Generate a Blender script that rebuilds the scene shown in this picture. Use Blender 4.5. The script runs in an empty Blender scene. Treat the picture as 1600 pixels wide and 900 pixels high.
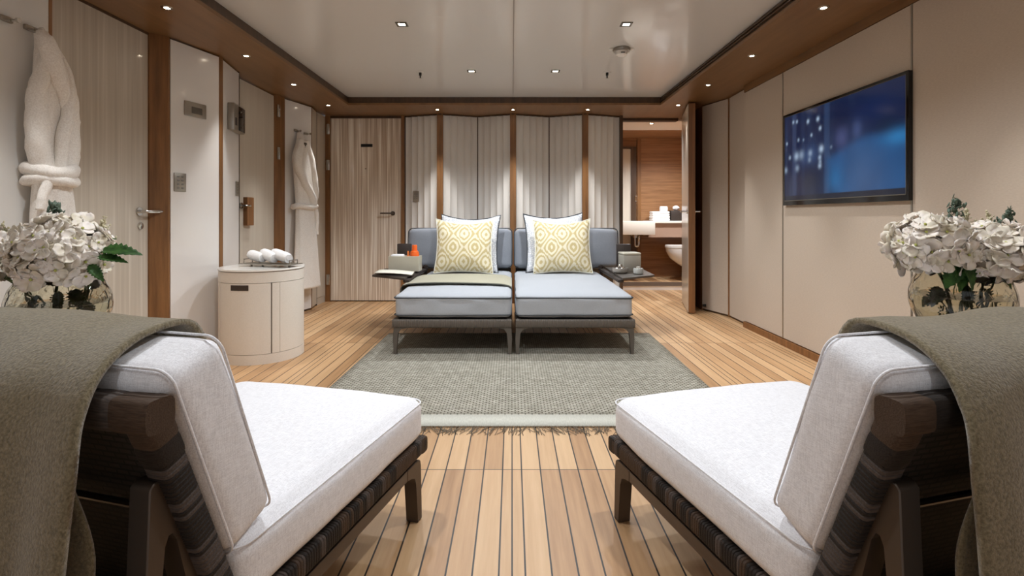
import bpy, bmesh, math, random
from mathutils import Vector, Matrix, noise
random.seed(7)
C = bpy.context.scene
COL = C.collection
# ------------------------------------------------------------------ camera, world, exposure
cam_d = bpy.data.cameras.new('camera'); cam = bpy.data.objects.new('camera', cam_d); COL.objects.link(cam)
cam.location = (0, 0, 1.0); cam.rotation_euler = (math.radians(90), 0, 0)
cam_d.lens = 18; cam_d.sensor_width = 36; cam_d.shift_y = -112/1600; cam_d.clip_start = .02
C.camera = cam
C.view_settings.view_transform = 'Standard'; C.view_settings.look = 'None'
C.view_settings.gamma = 1; C.view_settings.use_curve_mapping = False
C.view_settings.exposure = 0.82
WORLD_STRENGTH = .38
SPOT_W, SPOT_ANGLE = 25, 50          # small round soffit spots
SQ_W, SQ_ANGLE = 29, 140             # square ceiling downlights
WARM = (1.0, .985, .96); NEUTRAL = (.90, .95, 1.0)
w = bpy.data.worlds.new('world'); C.world = w; w.use_nodes = True
bg = w.node_tree.nodes['Background']; bg.inputs[0].default_value = (.92, .95, 1, 1); bg.inputs[1].default_value = WORLD_STRENGTH
C.cycles.use_denoising = True
C.cycles.max_bounces = 10; C.cycles.diffuse_bounces = 6; C.cycles.transmission_bounces = 10
C.cycles.sample_clamp_indirect = 4
C.cycles.caustics_reflective = False; C.cycles.caustics_refractive = False

# ------------------------------------------------------------------ materials
def lin(c):
    f = lambda v: v/12.92 if v <= .04045 else ((v+.055)/1.055)**2.4
    return tuple(f(x/255) for x in c) + (1,)
class NT:
    def __init__(s, m): s.t = m.node_tree; s.n = s.t.nodes; s.l = s.t.links; s.b = s.n['Principled BSDF']
    def node(s, typ, **kw):
        n = s.n.new(typ)
        for k, v in kw.items():
            if k.startswith('i_'): n.inputs[k[2:]].default_value = v
            else: setattr(n, k, v)
        return n
    def link(s, a, b): s.l.new(a, b)
    def math(s, op, a, b=None, c=None):
        n = s.n.new('ShaderNodeMath'); n.operation = op
        for i, v in enumerate((a, b, c)):
            if v is None: continue
            if isinstance(v, (int, float)): n.inputs[i].default_value = v
            else: s.l.new(v, n.inputs[i])
        return n.outputs[0]
    def obj(s, scale=(1,1,1)):
        tc = s.n.new('ShaderNodeTexCoord'); mp = s.n.new('ShaderNodeMapping'); mp.inputs['Scale'].default_value = scale
        s.l.new(tc.outputs['Object'], mp.inputs[0]); return mp.outputs[0]
    def sep(s, v):
        n = s.n.new('ShaderNodeSeparateXYZ'); s.l.new(v, n.inputs[0]); return n.outputs
    def ramp(s, fac, stops):
        n = s.n.new('ShaderNodeValToRGB'); e = n.color_ramp.elements
        while len(e) < len(stops): e.new(.5)
        for k, (p, c) in enumerate(stops): e[k].position = p; e[k].color = lin(c)
        s.l.new(fac, n.inputs[0]); return n.outputs[0]
    def noise(s, vec, scale=5, detail=3, rough=.5):
        n = s.n.new('ShaderNodeTexNoise'); n.inputs['Scale'].default_value = scale; n.inputs['Detail'].default_value = detail
        n.inputs['Roughness'].default_value = rough
        if vec is not None: s.l.new(vec, n.inputs['Vector'])
        return n.outputs[0]
    def bump(s, h, strength=.3, dist=.002):
        n = s.n.new('ShaderNodeBump'); n.inputs['Strength'].default_value = strength; n.inputs['Distance'].default_value = dist
        s.l.new(h, n.inputs['Height']); s.l.new(n.outputs[0], s.b.inputs['Normal'])
def mat(name, col, rough=.5, metal=0, coat=0, trans=0, ior=None, emit=0, spec=None, sheen=0):
    m = bpy.data.materials.new(name); m.use_nodes = True; b = m.node_tree.nodes['Principled BSDF']
    b.inputs['Base Color'].default_value = lin(col); b.inputs['Roughness'].default_value = rough; b.inputs['Metallic'].default_value = metal
    b.inputs['Coat Weight'].default_value = coat; b.inputs['Coat Roughness'].default_value = .06
    b.inputs['Transmission Weight'].default_value = trans
    if ior: b.inputs['IOR'].default_value = ior
    if spec is not None: b.inputs['Specular IOR Level'].default_value = spec
    b.inputs['Sheen Weight'].default_value = sheen
    if emit: b.inputs['Emission Color'].default_value = lin(col); b.inputs['Emission Strength'].default_value = emit
    return m
def wood(name, c0, c1, grain=(14,14,.8), rough=.42, coat=0):
    m = mat(name, c1, rough, coat=coat); t = NT(m); v = t.obj(grain)
    n = t.noise(v, 3.0, 6, .62)
    t.link(t.ramp(n, [(.3, c0), (.72, c1)]), t.b.inputs['Base Color']); t.bump(n, .08, .001); return m
def fabric(name, c0, c1, scale=(220,220,220), rough=.9, bump=.35, dist=.0015, sheen=.15, detail=2):
    m = mat(name, c1, rough, sheen=sheen, spec=.2); t = NT(m); v = t.obj(scale)
    n = t.noise(v, 1.0, detail, .6)
    t.link(t.ramp(n, [(.32, c0), (.68, c1)]), t.b.inputs['Base Color']); t.bump(n, bump, dist); return m
def linen(name, c0, c1):
    m = mat(name, c1, .92, spec=.15, sheen=.2); t = NT(m)
    a = t.noise(t.obj((50,480,480)), 1, 3); b = t.noise(t.obj((480,480,50)), 1, 3); c = t.noise(t.obj((480,50,480)), 1, 3)
    h = t.math('ADD', t.math('ADD', a, b), c)
    t.link(t.ramp(t.math('MULTIPLY', h, .333), [(.40, c0), (.58, c1)]), t.b.inputs['Base Color']); t.bump(h, .3, .0012); return m

M = {}
M['walnut'] = wood('walnut', (104,70,38), (146,102,60), (9,9,.7))
M['soffit'] = wood('soffit_wood', (116,84,52), (138,102,66), (5,.6,5), .38)
M['dark_trim'] = wood('dark_trim', (60,42,27), (84,60,40), (9,9,.7))
M['door_wood'] = wood('door_wood', (106,70,38), (150,102,60), (12,12,.6), .4)
M['bath_wood'] = wood('bathroom_wood', (128,90,58), (170,126,86), (.7,8,14), .4)
M['cream'] = fabric('cream_panel', (188,173,157), (196,182,166), (60,60,300), .75, .12, .0006)
M['white_gloss'] = mat('white_gloss_panel', (226,223,220), .22, coat=.35)
M['left_wall'] = mat('left_wall_white', (220,219,216), .35, coat=.2)
M['flute'] = mat('fluted_leather', (218,214,208), .42)
M['ceiling'] = mat('ceiling_gloss', (216,213,209), .2, coat=.25)
M['ceil_line'] = mat('ceiling_seam', (150,142,134), .5)
M['white'] = mat('white_solid', (238,234,228), .4)
M['white_porcelain'] = mat('white_porcelain', (240,240,238), .1, coat=.5)
M['chrome'] = mat('chrome', (205,203,198), .18, 1)
M['steel'] = mat('brushed_steel', (168,162,152), .36, .9)
M['black'] = mat('black_plastic', (18,17,17), .35)
M['black_gloss'] = mat('black_gloss', (12,12,14), .08)
M['grey_screen'] = mat('grey_display', (92,88,80), .2)
M['bronze'] = mat('bronze_metal', (86,75,66), .42, .55)
M['frame_grey'] = mat('frame_taupe', (104,96,88), .55, .3)
M['bolt'] = mat('bolt_steel', (150,148,145), .3, 1)
M['linen'] = linen('white_linen', (218,217,220), (243,243,246))
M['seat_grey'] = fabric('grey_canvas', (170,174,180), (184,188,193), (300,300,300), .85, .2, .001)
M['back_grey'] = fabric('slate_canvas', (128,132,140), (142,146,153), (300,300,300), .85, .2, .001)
M['pipe_dark'] = mat('dark_piping', (62,66,70), .8)
M['olive'] = fabric('olive_wool', (98,88,66), (140,128,102), (210,210,210), .95, .8, .003, .4, 3)
M['sage'] = fabric('sage_throw', (164,160,138), (184,180,158), (250,250,250), .95, .3, .0015, .3)
M['sage_edge'] = mat('sage_edge', (92,92,84), .9)
M['terry'] = fabric('white_terry', (226,220,212), (246,242,236), (170,170,170), .98, .5, .003, .3)
M['towel'] = fabric('towel_white', (236,236,236), (250,250,250), (200,200,200), .98, .35, .002, .2)
M['strap_a'] = fabric('woven_strap_dark', (36,31,28), (52,46,42), (40,400,400), .6, .5, .002, 0)
M['strap_b'] = fabric('woven_strap_brown', (64,50,40), (84,68,56), (40,400,400), .6, .5, .002, 0)
M['strap_c'] = fabric('woven_strap_grey', (70,62,58), (92,82,76), (40,400,400), .6, .5, .002, 0)
M['drum'] = fabric('cream_leather', (222,214,202), (227,219,208), (120,120,120), .5, .08, .0008, 0)
M['drum_gap'] = mat('drum_gap', (96,86,74), .8)
M['drum_pull'] = mat('drum_pull', (60,48,40), .5)
M['stone_top'] = mat('white_stone_top', (238,235,228), .15, coat=.3)
M['beige_box'] = mat('beige_lacquer', (196,190,172), .45)
M['grey_box'] = mat('taupe_lacquer', (160,154,142), .5)
M['brown_leather'] = mat('brown_leather', (52,42,36), .55)
M['paper'] = mat('paper_white', (236,234,218), .7)
M['orange'] = mat('orange_plastic', (236,104,40), .3)
M['orange_glow'] = mat('orange_light', (240,140,70), .3)
M['tray_brown'] = mat('tray_bronze', (84,76,68), .4, .3)
M['bowl_grey'] = mat('bowl_stoneware', (150,144,136), .5)
M['cup_grey'] = mat('cup_ribbed', (178,178,172), .5)
M['vanity'] = mat('vanity_stone', (244,238,226), .3)
M['apron'] = mat('vanity_apron', (170,140,120), .5)
M['sill_dark'] = mat('sill_dark', (120,108,98), .4)
M['leaf'] = fabric('leaf_green', (30,58,24), (58,92,40), (60,60,60), .45, .2, .001, 0)
M['eucalyptus'] = mat('sprig_green', (84,100,84), .6)
M['astilbe'] = mat('cream_sprig', (200,192,160), .8)
M['stem'] = mat('flower_stem', (70,84,40), .5)
M['bud'] = mat('green_bud', (176,180,96), .6)
M['lens'] = mat('lamp_lens', (255,238,214), .3, emit=26)
M['glint'] = mat('lamp_reflector', (190,180,165), .2, 1)
M['seam_dark'] = mat('dark_seam', (64,50,40), .6)

def petal_mat():
    m = mat('petal_white', (236,228,216), .6, sheen=.2); t = NT(m)
    n = t.noise(t.obj((22,22,22)), 1, 2)
    t.link(t.ramp(n, [(.3, (208,198,174)), (.6, (234,225,216))]), t.b.inputs['Base Color'])
    t.b.inputs['Subsurface Weight'].default_value = .15; t.b.inputs['Subsurface Radius'].default_value = (.01,.008,.005)
    return m
M['petal'] = petal_mat()
def glass_mat(name, col, rough=.03):
    m = mat(name, col, rough, trans=1, ior=1.35); t = NT(m)
    v = t.n.new('ShaderNodeTexVoronoi'); v.inputs['Scale'].default_value = 46; t.link(t.obj(), v.inputs['Vector'])
    t.bump(v.outputs[0], .45, .005); return m
M['glass'] = glass_mat('hammered_glass', (238,236,224))
M['water'] = mat('water', (240,236,224), .0, trans=1, ior=1.2)

def floor_mat():
    m = mat('teak_deck', (200,160,115), .42); t = NT(m); P = .0745
    o = t.sep(t.obj()); u = t.math('MULTIPLY', t.math('ADD', o[0], 10.02), 1/P); pid = t.math('FLOOR', u); fr = t.math('SUBTRACT', u, pid)
    wn = t.n.new('ShaderNodeTexWhiteNoise'); wn.noise_dimensions = '2D'
    # butt joints: every row of boards breaks at a common cross seam plus some of its own
    yo = t.math('FLOOR', t.math('MULTIPLY', t.math('ADD', o[1], .0), 1/2.02))
    cb = t.n.new('ShaderNodeCombineXYZ'); t.link(pid, cb.inputs[0]); t.link(yo, cb.inputs[1]); t.link(cb.outputs[0], wn.inputs['Vector'])
    g = t.noise(t.obj((42,2.2,1)), 1, 5, .6)
    tone = t.math('ADD', t.math('MULTIPLY', wn.outputs[0], .5), t.math('MULTIPLY', g, .6))
    col = t.ramp(tone, [(.2, (160,120,82)), (.5, (190,150,108)), (.85, (212,176,134))])
    edge = t.math('LESS_THAN', t.math('ABSOLUTE', t.math('SUBTRACT', fr, .5)), .465)
    extra = t.math('GREATER_THAN', t.math('MODULO', t.math('ADD', pid, 0), 9), 7.5)   # one board in nine is split in two
    mid = t.math('GREATER_THAN', t.math('ABSOLUTE', t.math('SUBTRACT', fr, .5)), .032)
    keep = t.math('MAXIMUM', mid, t.math('SUBTRACT', 1, extra))
    ys = t.math('SUBTRACT', t.math('MULTIPLY', o[1], 1/2.02), yo)
    cross = t.math('GREATER_THAN', t.math('ABSOLUTE', t.math('SUBTRACT', ys, 0.0)), .0022)
    k = t.math('MULTIPLY', t.math('MULTIPLY', edge, keep), cross)
    mx = t.node('ShaderNodeMix', data_type='RGBA'); t.link(k, mx.inputs[0]); mx.inputs[6].default_value = lin((34,27,21)); t.link(col, mx.inputs[7])
    t.link(mx.outputs[2], t.b.inputs['Base Color'])
    t.bump(t.math('ADD', k, t.math('MULTIPLY', g, .06)), .35, .002); return m
M['floor'] = floor_mat()
def rug_mat():
    m = mat('woven_rug', (150,148,134), .95, spec=.1); t = NT(m)
    b = t.n.new('ShaderNodeTexBrick'); t.link(t.obj(), b.inputs['Vector'])
    b.inputs['Scale'].default_value = 1; b.inputs['Brick Width'].default_value = .034; b.inputs['Row Height'].default_value = .0155
    b.inputs['Mortar Size'].default_value = .0042; b.inputs['Mortar Smooth'].default_value = .3
    b.inputs['Color1'].default_value = lin((222,218,204)); b.inputs['Color2'].default_value = lin((198,194,180)); b.inputs['Mortar'].default_value = lin((120,114,102))
    n = t.noise(t.obj((26,26,26)), 1, 4)
    mx = t.node('ShaderNodeMix', data_type='RGBA', blend_type='MULTIPLY'); mx.inputs[0].default_value = .5
    t.link(b.outputs[0], mx.inputs[6]); t.link(t.ramp(n, [(.3, (170,170,160)), (.7, (255,255,255))]), mx.inputs[7])
    t.link(mx.outputs[2], t.b.inputs['Base Color']); t.bump(t.math('SUBTRACT', 1, b.outputs[1]), .6, .004); return m
M['rug'] = rug_mat()
M['rug_band'] = fabric('rug_band', (188,187,175), (204,203,192), (200,40,200), .95, .25, .001)
M['fringe'] = mat('rug_fringe', (110,98,82), .9)
def striated(name, stops, k, rough=.3, coat=.4):
    m = mat(name, stops[0][1], rough, coat=coat); t = NT(m); o = t.sep(t.obj())
    s = t.math('MULTIPLY', t.math('ADD', o[0], o[1]), k); cb = t.n.new('ShaderNodeCombineXYZ'); t.link(s, cb.inputs[0]); t.link(t.math('MULTIPLY', o[2], .8), cb.inputs[1])
    n = t.noise(cb.outputs[0], 1, 3, .55); t.link(t.ramp(n, stops), t.b.inputs['Base Color']); return m
M['striated'] = striated('striated_veneer', [(.30, (178,156,134)), (.5, (212,196,178)), (.64, (248,240,228))], 62)
M['striated_pale'] = striated('pale_striated_veneer', [(.3, (180,170,156)), (.55, (194,185,171)), (.72, (208,200,188))], 40)
M['side_pale'] = striated('side_leather', [(.3, (196,186,172)), (.7, (206,198,184))], 30, .4, .1)
def ikat():
    m = mat('ikat_gold', (206,184,124), .8, sheen=.2); t = NT(m); o = t.sep(t.obj())
    K = 1/.17
    def tri(v, kk, off): 
        f = t.math('FRACT', t.math('ADD', t.math('MULTIPLY', v, kk), off)); return t.math('ABSOLUTE', t.math('SUBTRACT', f, .5))
    nz = t.noise(t.obj((70,70,12)), 1, 2); dz = t.math('MULTIPLY', t.math('SUBTRACT', nz, .5), .035)
    ca = t.math('COSINE', t.math('MULTIPLY', t.math('ADD', o[0], dz), 6.2832/.205)); cb = t.math('COSINE', t.math('MULTIPLY', t.math('ADD', t.math('ADD', o[2], -.10), dz), 6.2832/.27))
    ka = t.math('ADD', tri(o[0], 1/.205, .5), tri(o[2], 1/.27, -.10/.27+.5))
    d = t.math('ADD', t.math('ADD', ca, cb), t.math('MULTIPLY', ka, -1.2))
    s = t.math('SINE', t.math('MULTIPLY', d, 5.2))
    t.link(t.ramp(t.math('MULTIPLY_ADD', s, .5, .5), [(.34, (196,178,128)), (.62, (228,219,192))]), t.b.inputs['Base Color'])
    t.bump(t.noise(t.obj((300,300,300)), 1, 2), .2, .001); return m
M['ikat'] = ikat()
def scroll():
    m = mat('scroll_white', (236,236,236), .8); t = NT(m)
    v = t.n.new('ShaderNodeTexVoronoi'); v.feature = 'DISTANCE_TO_EDGE'; v.inputs['Scale'].default_value = 55; t.link(t.obj(), v.inputs['Vector'])
    t.link(t.ramp(v.outputs[0], [(.08, (206,209,216)), (.2, (248,248,248))]), t.b.inputs['Base Color']); return m
M['scroll'] = scroll()
def woven_panel():
    m = mat('woven_back', (40,35,32), .6); t = NT(m)
    b = t.n.new('ShaderNodeTexBrick'); mp = t.obj(); o = t.sep(mp); cb = t.n.new('ShaderNodeCombineXYZ'); t.link(o[0], cb.inputs[0]); t.link(t.math('ADD', o[2], t.math('MULTIPLY', o[1], .5)), cb.inputs[1]); t.link(cb.outputs[0], b.inputs['Vector'])
    b.inputs['Scale'].default_value = 1; b.inputs['Brick Width'].default_value = .026; b.inputs['Row Height'].default_value = .009; b.inputs['Mortar Size'].default_value = .0018
    b.inputs['Color1'].default_value = lin((58,50,46)); b.inputs['Color2'].default_value = lin((40,35,32)); b.inputs['Mortar'].default_value = lin((10,9,8))
    t.link(b.outputs[0], t.b.inputs['Base Color']); t.bump(t.math('SUBTRACT', 1, b.outputs[1]), .8, .004); return m
M['woven'] = woven_panel()

# ------------------------------------------------------------------ mesh helpers
class MB:
    def __init__(s): s.bm = bmesh.new()
    def _mi(s, faces, mi):
        for f in faces: f.material_index = mi
    def box(s, x0, x1, y0, y1, z0, z1, bevel=0, mi=0, rot=None, seg=2):
        r = bmesh.ops.create_cube(s.bm, size=1); vs = r['verts']
        c = Vector(((x0+x1)/2, (y0+y1)/2, (z0+z1)/2))
        for v in vs: v.co = Vector((v.co.x*(x1-x0), v.co.y*(y1-y0), v.co.z*(z1-z0)))
        fs = set(f for v in vs for f in v.link_faces); s._mi(fs, mi)
        if bevel:
            es = list(set(e for v in vs for e in v.link_edges))
            o = bmesh.ops.bevel(s.bm, geom=es, offset=bevel, segments=seg, affect='EDGES', profile=.5, material=-1)
            vs = list(set(v for f in o['faces'] for v in f.verts) | set(v for v in vs if v.is_valid))
            s._mi(o['faces'], mi)
        for v in vs: v.co = (rot @ v.co if rot else v.co) + c
        return s
    def prism(s, pts, vec, mi=0):
        vec = Vector(vec); a = [s.bm.verts.new(p) for p in pts]; b = [s.bm.verts.new(Vector(p)+vec) for p in pts]; n = len(pts)
        fs = [s.bm.faces.new(a[::-1]), s.bm.faces.new(b)]
        for i in range(n): fs.append(s.bm.faces.new((a[i], a[(i+1) % n], b[(i+1) % n], b[i])))
        s._mi(fs, mi); return s
    def plan(s, xy, z0, z1, mi=0): return s.prism([(x, y, z0) for x, y in xy], (0, 0, z1-z0), mi)
    def tube(s, path, r, n=8, closed=False, mi=0, sy=1.0):
        P = [Vector(p) for p in path]; m = len(P); rs = r if isinstance(r, (list, tuple)) else [r]*m
        rings = []; up = None
        for i in range(m):
            t = (P[(i+1) % m]-P[i-1]) if closed else (P[min(i+1, m-1)]-P[max(i-1, 0)])
            t = t.normalized() if t.length > 1e-9 else Vector((0,0,1))
            if up is None:
                up = Vector((0,0,1)) if abs(t.z) < .9 else Vector((1,0,0))
            u = up - t*up.dot(t); u = u.normalized() if u.length > 1e-6 else t.orthogonal().normalized()
            up = u; v = t.cross(u)
            rings.append([s.bm.verts.new(P[i] + (u*math.cos(2*math.pi*k/n)*sy + v*math.sin(2*math.pi*k/n))*rs[i]) for k in range(n)])
        fs = []
        for i in range(m if closed else m-1):
            a, b = rings[i], rings[(i+1) % m]
            for k in range(n): fs.append(s.bm.faces.new((a[k], a[(k+1) % n], b[(k+1) % n], b[k])))
        if not closed: fs += [s.bm.faces.new(rings[0][::-1]), s.bm.faces.new(rings[-1])]
        s._mi(fs, mi); return s
    def loft(s, rings, mi=0, caps=True):
        R = [[s.bm.verts.new(p) for p in ring] for ring in rings]; n = len(R[0]); fs = []
        for i in range(len(R)-1):
            for k in range(n): fs.append(s.bm.faces.new((R[i][k], R[i][(k+1) % n], R[i+1][(k+1) % n], R[i+1][k])))
        if caps: fs += [s.bm.faces.new(R[0][::-1]), s.bm.faces.new(R[-1])]
        s._mi(fs, mi); return s
    def lathe(s, prof, c=(0,0,0), n=32, mi=0, a0=0, a1=None, sx=1, sy=1):
        full = a1 is None; a1 = a0+2*math.pi if full else a1; k = n if full else n+1
        cols = []
        for j in range(k):
            a = a0+(a1-a0)*j/n
            cols.append([s.bm.verts.new((c[0]+r*math.cos(a)*sx, c[1]+r*math.sin(a)*sy, c[2]+z)) for r, z in prof])
        fs = []
        for j in range(n):
            A, B = cols[j], cols[(j+1) % k]
            for i in range(len(prof)-1):
                if prof[i][0] < 1e-6 and prof[i+1][0] < 1e-6: continue
                fs.append(s.bm.faces.new((A[i], B[i], B[i+1], A[i+1])))
        s._mi(fs, mi)
        if full: bmesh.ops.remove_doubles(s.bm, verts=[v for cc in cols for v in cc], dist=1e-6)
        return s
    def grid(s, fn, nu, nv, mi=0):
        V = [[s.bm.verts.new(fn(i/nu, j/nv)) for j in range(nv+1)] for i in range(nu+1)]; fs = []
        for i in range(nu):
            for j in range(nv): fs.append(s.bm.faces.new((V[i][j], V[i+1][j], V[i+1][j+1], V[i][j+1])))
        s._mi(fs, mi); return s
    def cushion(s, half, r, puff=.02, side=.008, cuts=14, wob=.004, seed=0, mi=0, X=None):
        t = bmesh.new(); bmesh.ops.create_cube(t, size=2); bmesh.ops.subdivide_edges(t, edges=t.edges[:], cuts=cuts, use_grid_fill=True)
        hx, hy, hz = half
        for v in t.verts:
            p = [math.copysign(abs(q)**.62, q) for q in v.co]; q = Vector((p[0]*hx, p[1]*hy, p[2]*hz))
            inn = Vector((max(-(hx-r), min(hx-r, q.x)), max(-(hy-r), min(hy-r, q.y)), max(-(hz-r), min(hz-r, q.z)))); d = q-inn
            if d.length > 1e-9: q = inn + d.normalized()*r
            u, vv, ww = p
            f = lambda a, b: max(0, 1-a*a)**.7*max(0, 1-b*b)**.7
            q.z += puff*f(u, vv)*ww; q.x += side*f(vv, ww)*u; q.y += side*f(u, ww)*vv
            nz = noise.noise_vector(Vector((q.x*6+seed, q.y*6, q.z*6)))*wob; v.co = q+nz
        if X is not None: t.transform(X)
        t.verts.index_update(); nv = [s.bm.verts.new(v.co) for v in t.verts]
        for f in t.faces: s.bm.faces.new([nv[v.index] for v in f.verts]).material_index = mi
        t.free(); return s
    def move(s, X): s.bm.transform(X); return s
    def build(s, name, mats, parent=None, smooth=35, loc=None, rz=0, label=None, cat=None, group=None, kind=None, solid=0, sub=0):
        bmesh.ops.recalc_face_normals(s.bm, faces=s.bm.faces[:])
        me = bpy.data.meshes.new(name); s.bm.to_mesh(me); s.bm.free()
        for m in (mats if isinstance(mats, (list, tuple)) else [mats]): me.materials.append(M[m] if isinstance(m, str) else m)
        if smooth:
            me.shade_smooth()
            if smooth < 180: me.set_sharp_from_angle(angle=math.radians(smooth))
        o = bpy.data.objects.new(name, me); COL.objects.link(o)
        if loc: o.location = loc
        o.rotation_euler.z = rz
        if parent: o.parent = parent
        if solid:
            d = o.modifiers.new('thick', 'SOLIDIFY'); d.thickness = solid; d.offset = 0
        if sub:
            d = o.modifiers.new('sub', 'SUBSURF'); d.levels = sub; d.render_levels = sub
        tag(o, label, cat, group, kind); return o
def tag(o, label=None, cat=None, group=None, kind=None):
    if label: o['label'] = label
    if cat: o['category'] = cat
    if group: o['group'] = group
    if kind: o['kind'] = kind
    return o
def thing(name, label, cat, loc=(0,0,0), rz=0, group=None, kind=None):
    o = bpy.data.objects.new(name, None); COL.objects.link(o); o.empty_display_size = .1
    o.location = loc; o.rotation_euler.z = rz; return tag(o, label, cat, group, kind)
def st(name, mb, mats, parent=None, smooth=35): return mb.build(name, mats, parent, smooth, kind='structure')
def copy_tree(o, parent=None):
    c = o.copy(); COL.objects.link(c)
    if parent: c.parent = parent
    for ch in list(o.children): copy_tree(ch, c)
    return c
def rrect(hx, hy, z, r, n=6):
    out = []
    for sx, sy, a0 in ((1,1,0), (-1,1,90), (-1,-1,180), (1,-1,270)):
        for k in range(n+1):
            a = math.radians(a0+90*k/n); out.append((sx*(hx-r)+r*math.cos(a), sy*(hy-r)+r*math.sin(a), z))
    return out
def rotX(a): return Matrix.Rotation(a, 4, 'X')
def rotY(a): return Matrix.Rotation(a, 4, 'Y')
def rotZ(a): return Matrix.Rotation(a, 4, 'Z')
def T(x, y, z): return Matrix.Translation((x, y, z))
def smoothstep(a, b, x):
    t = max(0, min(1, (x-a)/(b-a))); return t*t*(3-2*t)
def catmull(P, n=6):
    P = [Vector(p) for p in P]; out = []
    for i in range(len(P)-1):
        a, b, c, d = P[max(i-1, 0)], P[i], P[i+1], P[min(i+2, len(P)-1)]
        for k in range(n):
            t = k/n; out.append(.5*((2*b)+(c-a)*t+(2*a-5*b+4*c-d)*t*t+(3*b-a-3*c+d)*t**3))
    out.append(P[-1]); return out

# ================================================================== STRUCTURE
SOF, CEI = 2.18, 2.265
XL, XR, YF = -1.735, 1.575, 5.43          # inner edges of the lowered wooden soffit
st('floor', MB().box(-2.75, 2.9, -2.2, 6.96, -.06, 0), 'floor', smooth=0)
st('ceiling', MB().box(XL-.1, XR+.1, -2.2, YF+.1, CEI, CEI+.06), 'ceiling', smooth=0)
st('trim_1', MB().box(.008, .014, -2.2, YF, CEI-.002, CEI+.01), 'ceil_line', smooth=0)
def soffit(name, x0, x1, y0, y1): st(name, MB().box(x0, x1, y0, y1, SOF, CEI+.06), 'soffit', smooth=0)
soffit('trim_2', -2.75, XL-.012, -2.2, 6.3); soffit('trim_3', XR+.012, 2.9, -2.2, 6.3); soffit('trim_4', XL-.012, XR+.012, YF+.012, 6.3)
# lips of the recess: a pale lower bead and dark stepped slots above it
lip = MB(); sl = MB()
for (x0, x1, y0, y1) in ((XL-.02, XL, -2.2, YF), (XR, XR+.02, -2.2, YF), (XL-.02, XR+.02, YF, YF+.02)):
    lip.box(x0, x1, y0, y1, SOF-.001, SOF+.022)
st('trim_5', lip, 'soffit', smooth=0)
for (x0, x1, y0, y1) in ((XL-.011, XL-.006, -2.2, YF+.004), (XR+.006, XR+.011, -2.2, YF+.004), (XL-.011, XR+.011, YF+.006, YF+.0115)):
    sl.box(x0, x1, y0, y1, SOF+.02, CEI)
for k in range(2): sl.box(XR-.006, XR+.008, -2.2, YF, SOF+.036+k*.022, SOF+.044+k*.022)
st('trim_6', sl, 'dark_trim', smooth=0)

# ---- left side: wall, robe wall, doors, zig-zag panels
wl = MB()
wl.plan([(-2.25, -2.2), (-2.25, 2.49), (-2.75, 2.49), (-2.75, -2.2)], 0, SOF)
st('wall_left', wl, 'left_wall', smooth=0)
st('trim_7', MB().plan([(-2.249, 2.485), (-2.249, 2.505), (-2.36, 2.615), (-2.5, 2.615), (-2.5, 2.485)], 0, SOF), 'walnut', smooth=0)
d1 = st('door_1', MB().box(-2.40, -2.34, 2.60, 3.30, .01, SOF-.015), 'striated_pale', smooth=0)
st('trim_8', MB().plan([(-2.33, 3.29), (-2.255, 3.36), (-2.255, 3.375), (-2.6, 3.375), (-2.6, 3.29)], 0, SOF), 'walnut', smooth=0)
st('trim_9', MB().box(-2.41, -2.335, 2.6, 3.3, SOF-.016, SOF), 'dark_trim', smooth=0)
def panel(name, a, b, m, z0=.02, z1=SOF-.012, th=.16):
    a, b = Vector(a), Vector(b); n = Vector((-(b-a).y, (b-a).x)).normalized()*th
    return st(name, MB().plan([tuple(a), tuple(b), tuple(b+n), tuple(a+n)], z0, z1), m, smooth=0)
def base(name, a, b, m='dark_trim', z0=0, z1=.02, th=.15, ins=.008):
    a, b = Vector(a), Vector(b); n = Vector((-(b-a).y, (b-a).x)).normalized()
    return st(name, MB().plan([tuple(a+n*ins), tuple(b+n*ins), tuple(b+n*th), tuple(a+n*th)], z0, z1), m, smooth=0)
panel('wall_left_panel', (-2.25, 3.375), (-2.15, 3.755), 'white_gloss'); base('baseboard_left', (-2.25, 3.375), (-2.15, 3.755))
st('trim_10', MB().plan([(-2.148, 3.757), (-2.157, 3.822), (-2.3, 3.83), (-2.3, 3.757)], 0, SOF), 'walnut', smooth=0)
panel('wall_left_panel', (-2.16, 3.824), (-2.23, 4.18), 'white_gloss'); base('baseboard_left', (-2.16, 3.824), (-2.23, 4.18))
st('trim_11', MB().plan([(-2.23, 4.18), (-2.235, 4.20), (-2.32, 4.345), (-2.5, 4.345), (-2.5, 4.18)], 0, SOF), 'seam_dark', smooth=0)
d2 = st('door_2', MB().box(-2.37, -2.31, 4.345, 4.965, .01, SOF-.012), 'side_pale', smooth=0)
st('trim_12', MB().plan([(-2.305, 4.966), (-2.262, 5.09), (-2.262, 5.10), (-2.5, 5.10), (-2.5, 4.966)], 0, SOF), 'walnut', smooth=0)
panel('wall_left_panel', (-2.264, 5.10), (-2.15, 5.485), 'white_gloss'); base('baseboard_left', (-2.264, 5.10), (-2.15, 5.485))
st('trim_13', MB().plan([(-2.147, 5.486), (-2.151, 5.51), (-2.3, 5.53), (-2.3, 5.486)], 0, SOF), 'walnut', smooth=0)
panel('wall_left_panel', (-2.153, 5.512), (-2.19, 5.74), 'side_pale'); 
st('trim_14', MB().plan([(-2.188, 5.74), (-2.19, 5.752), (-2.3, 5.752), (-2.3, 5.74)], 0, SOF), 'seam_dark', smooth=0)
panel('wall_left_panel', (-2.19, 5.753), (-2.19, 6.02), 'side_pale', z0=.08)
base('baseboard_left', (-2.19, 5.753), (-2.19, 6.02), 'side_pale', z1=.075, ins=.004)

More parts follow.
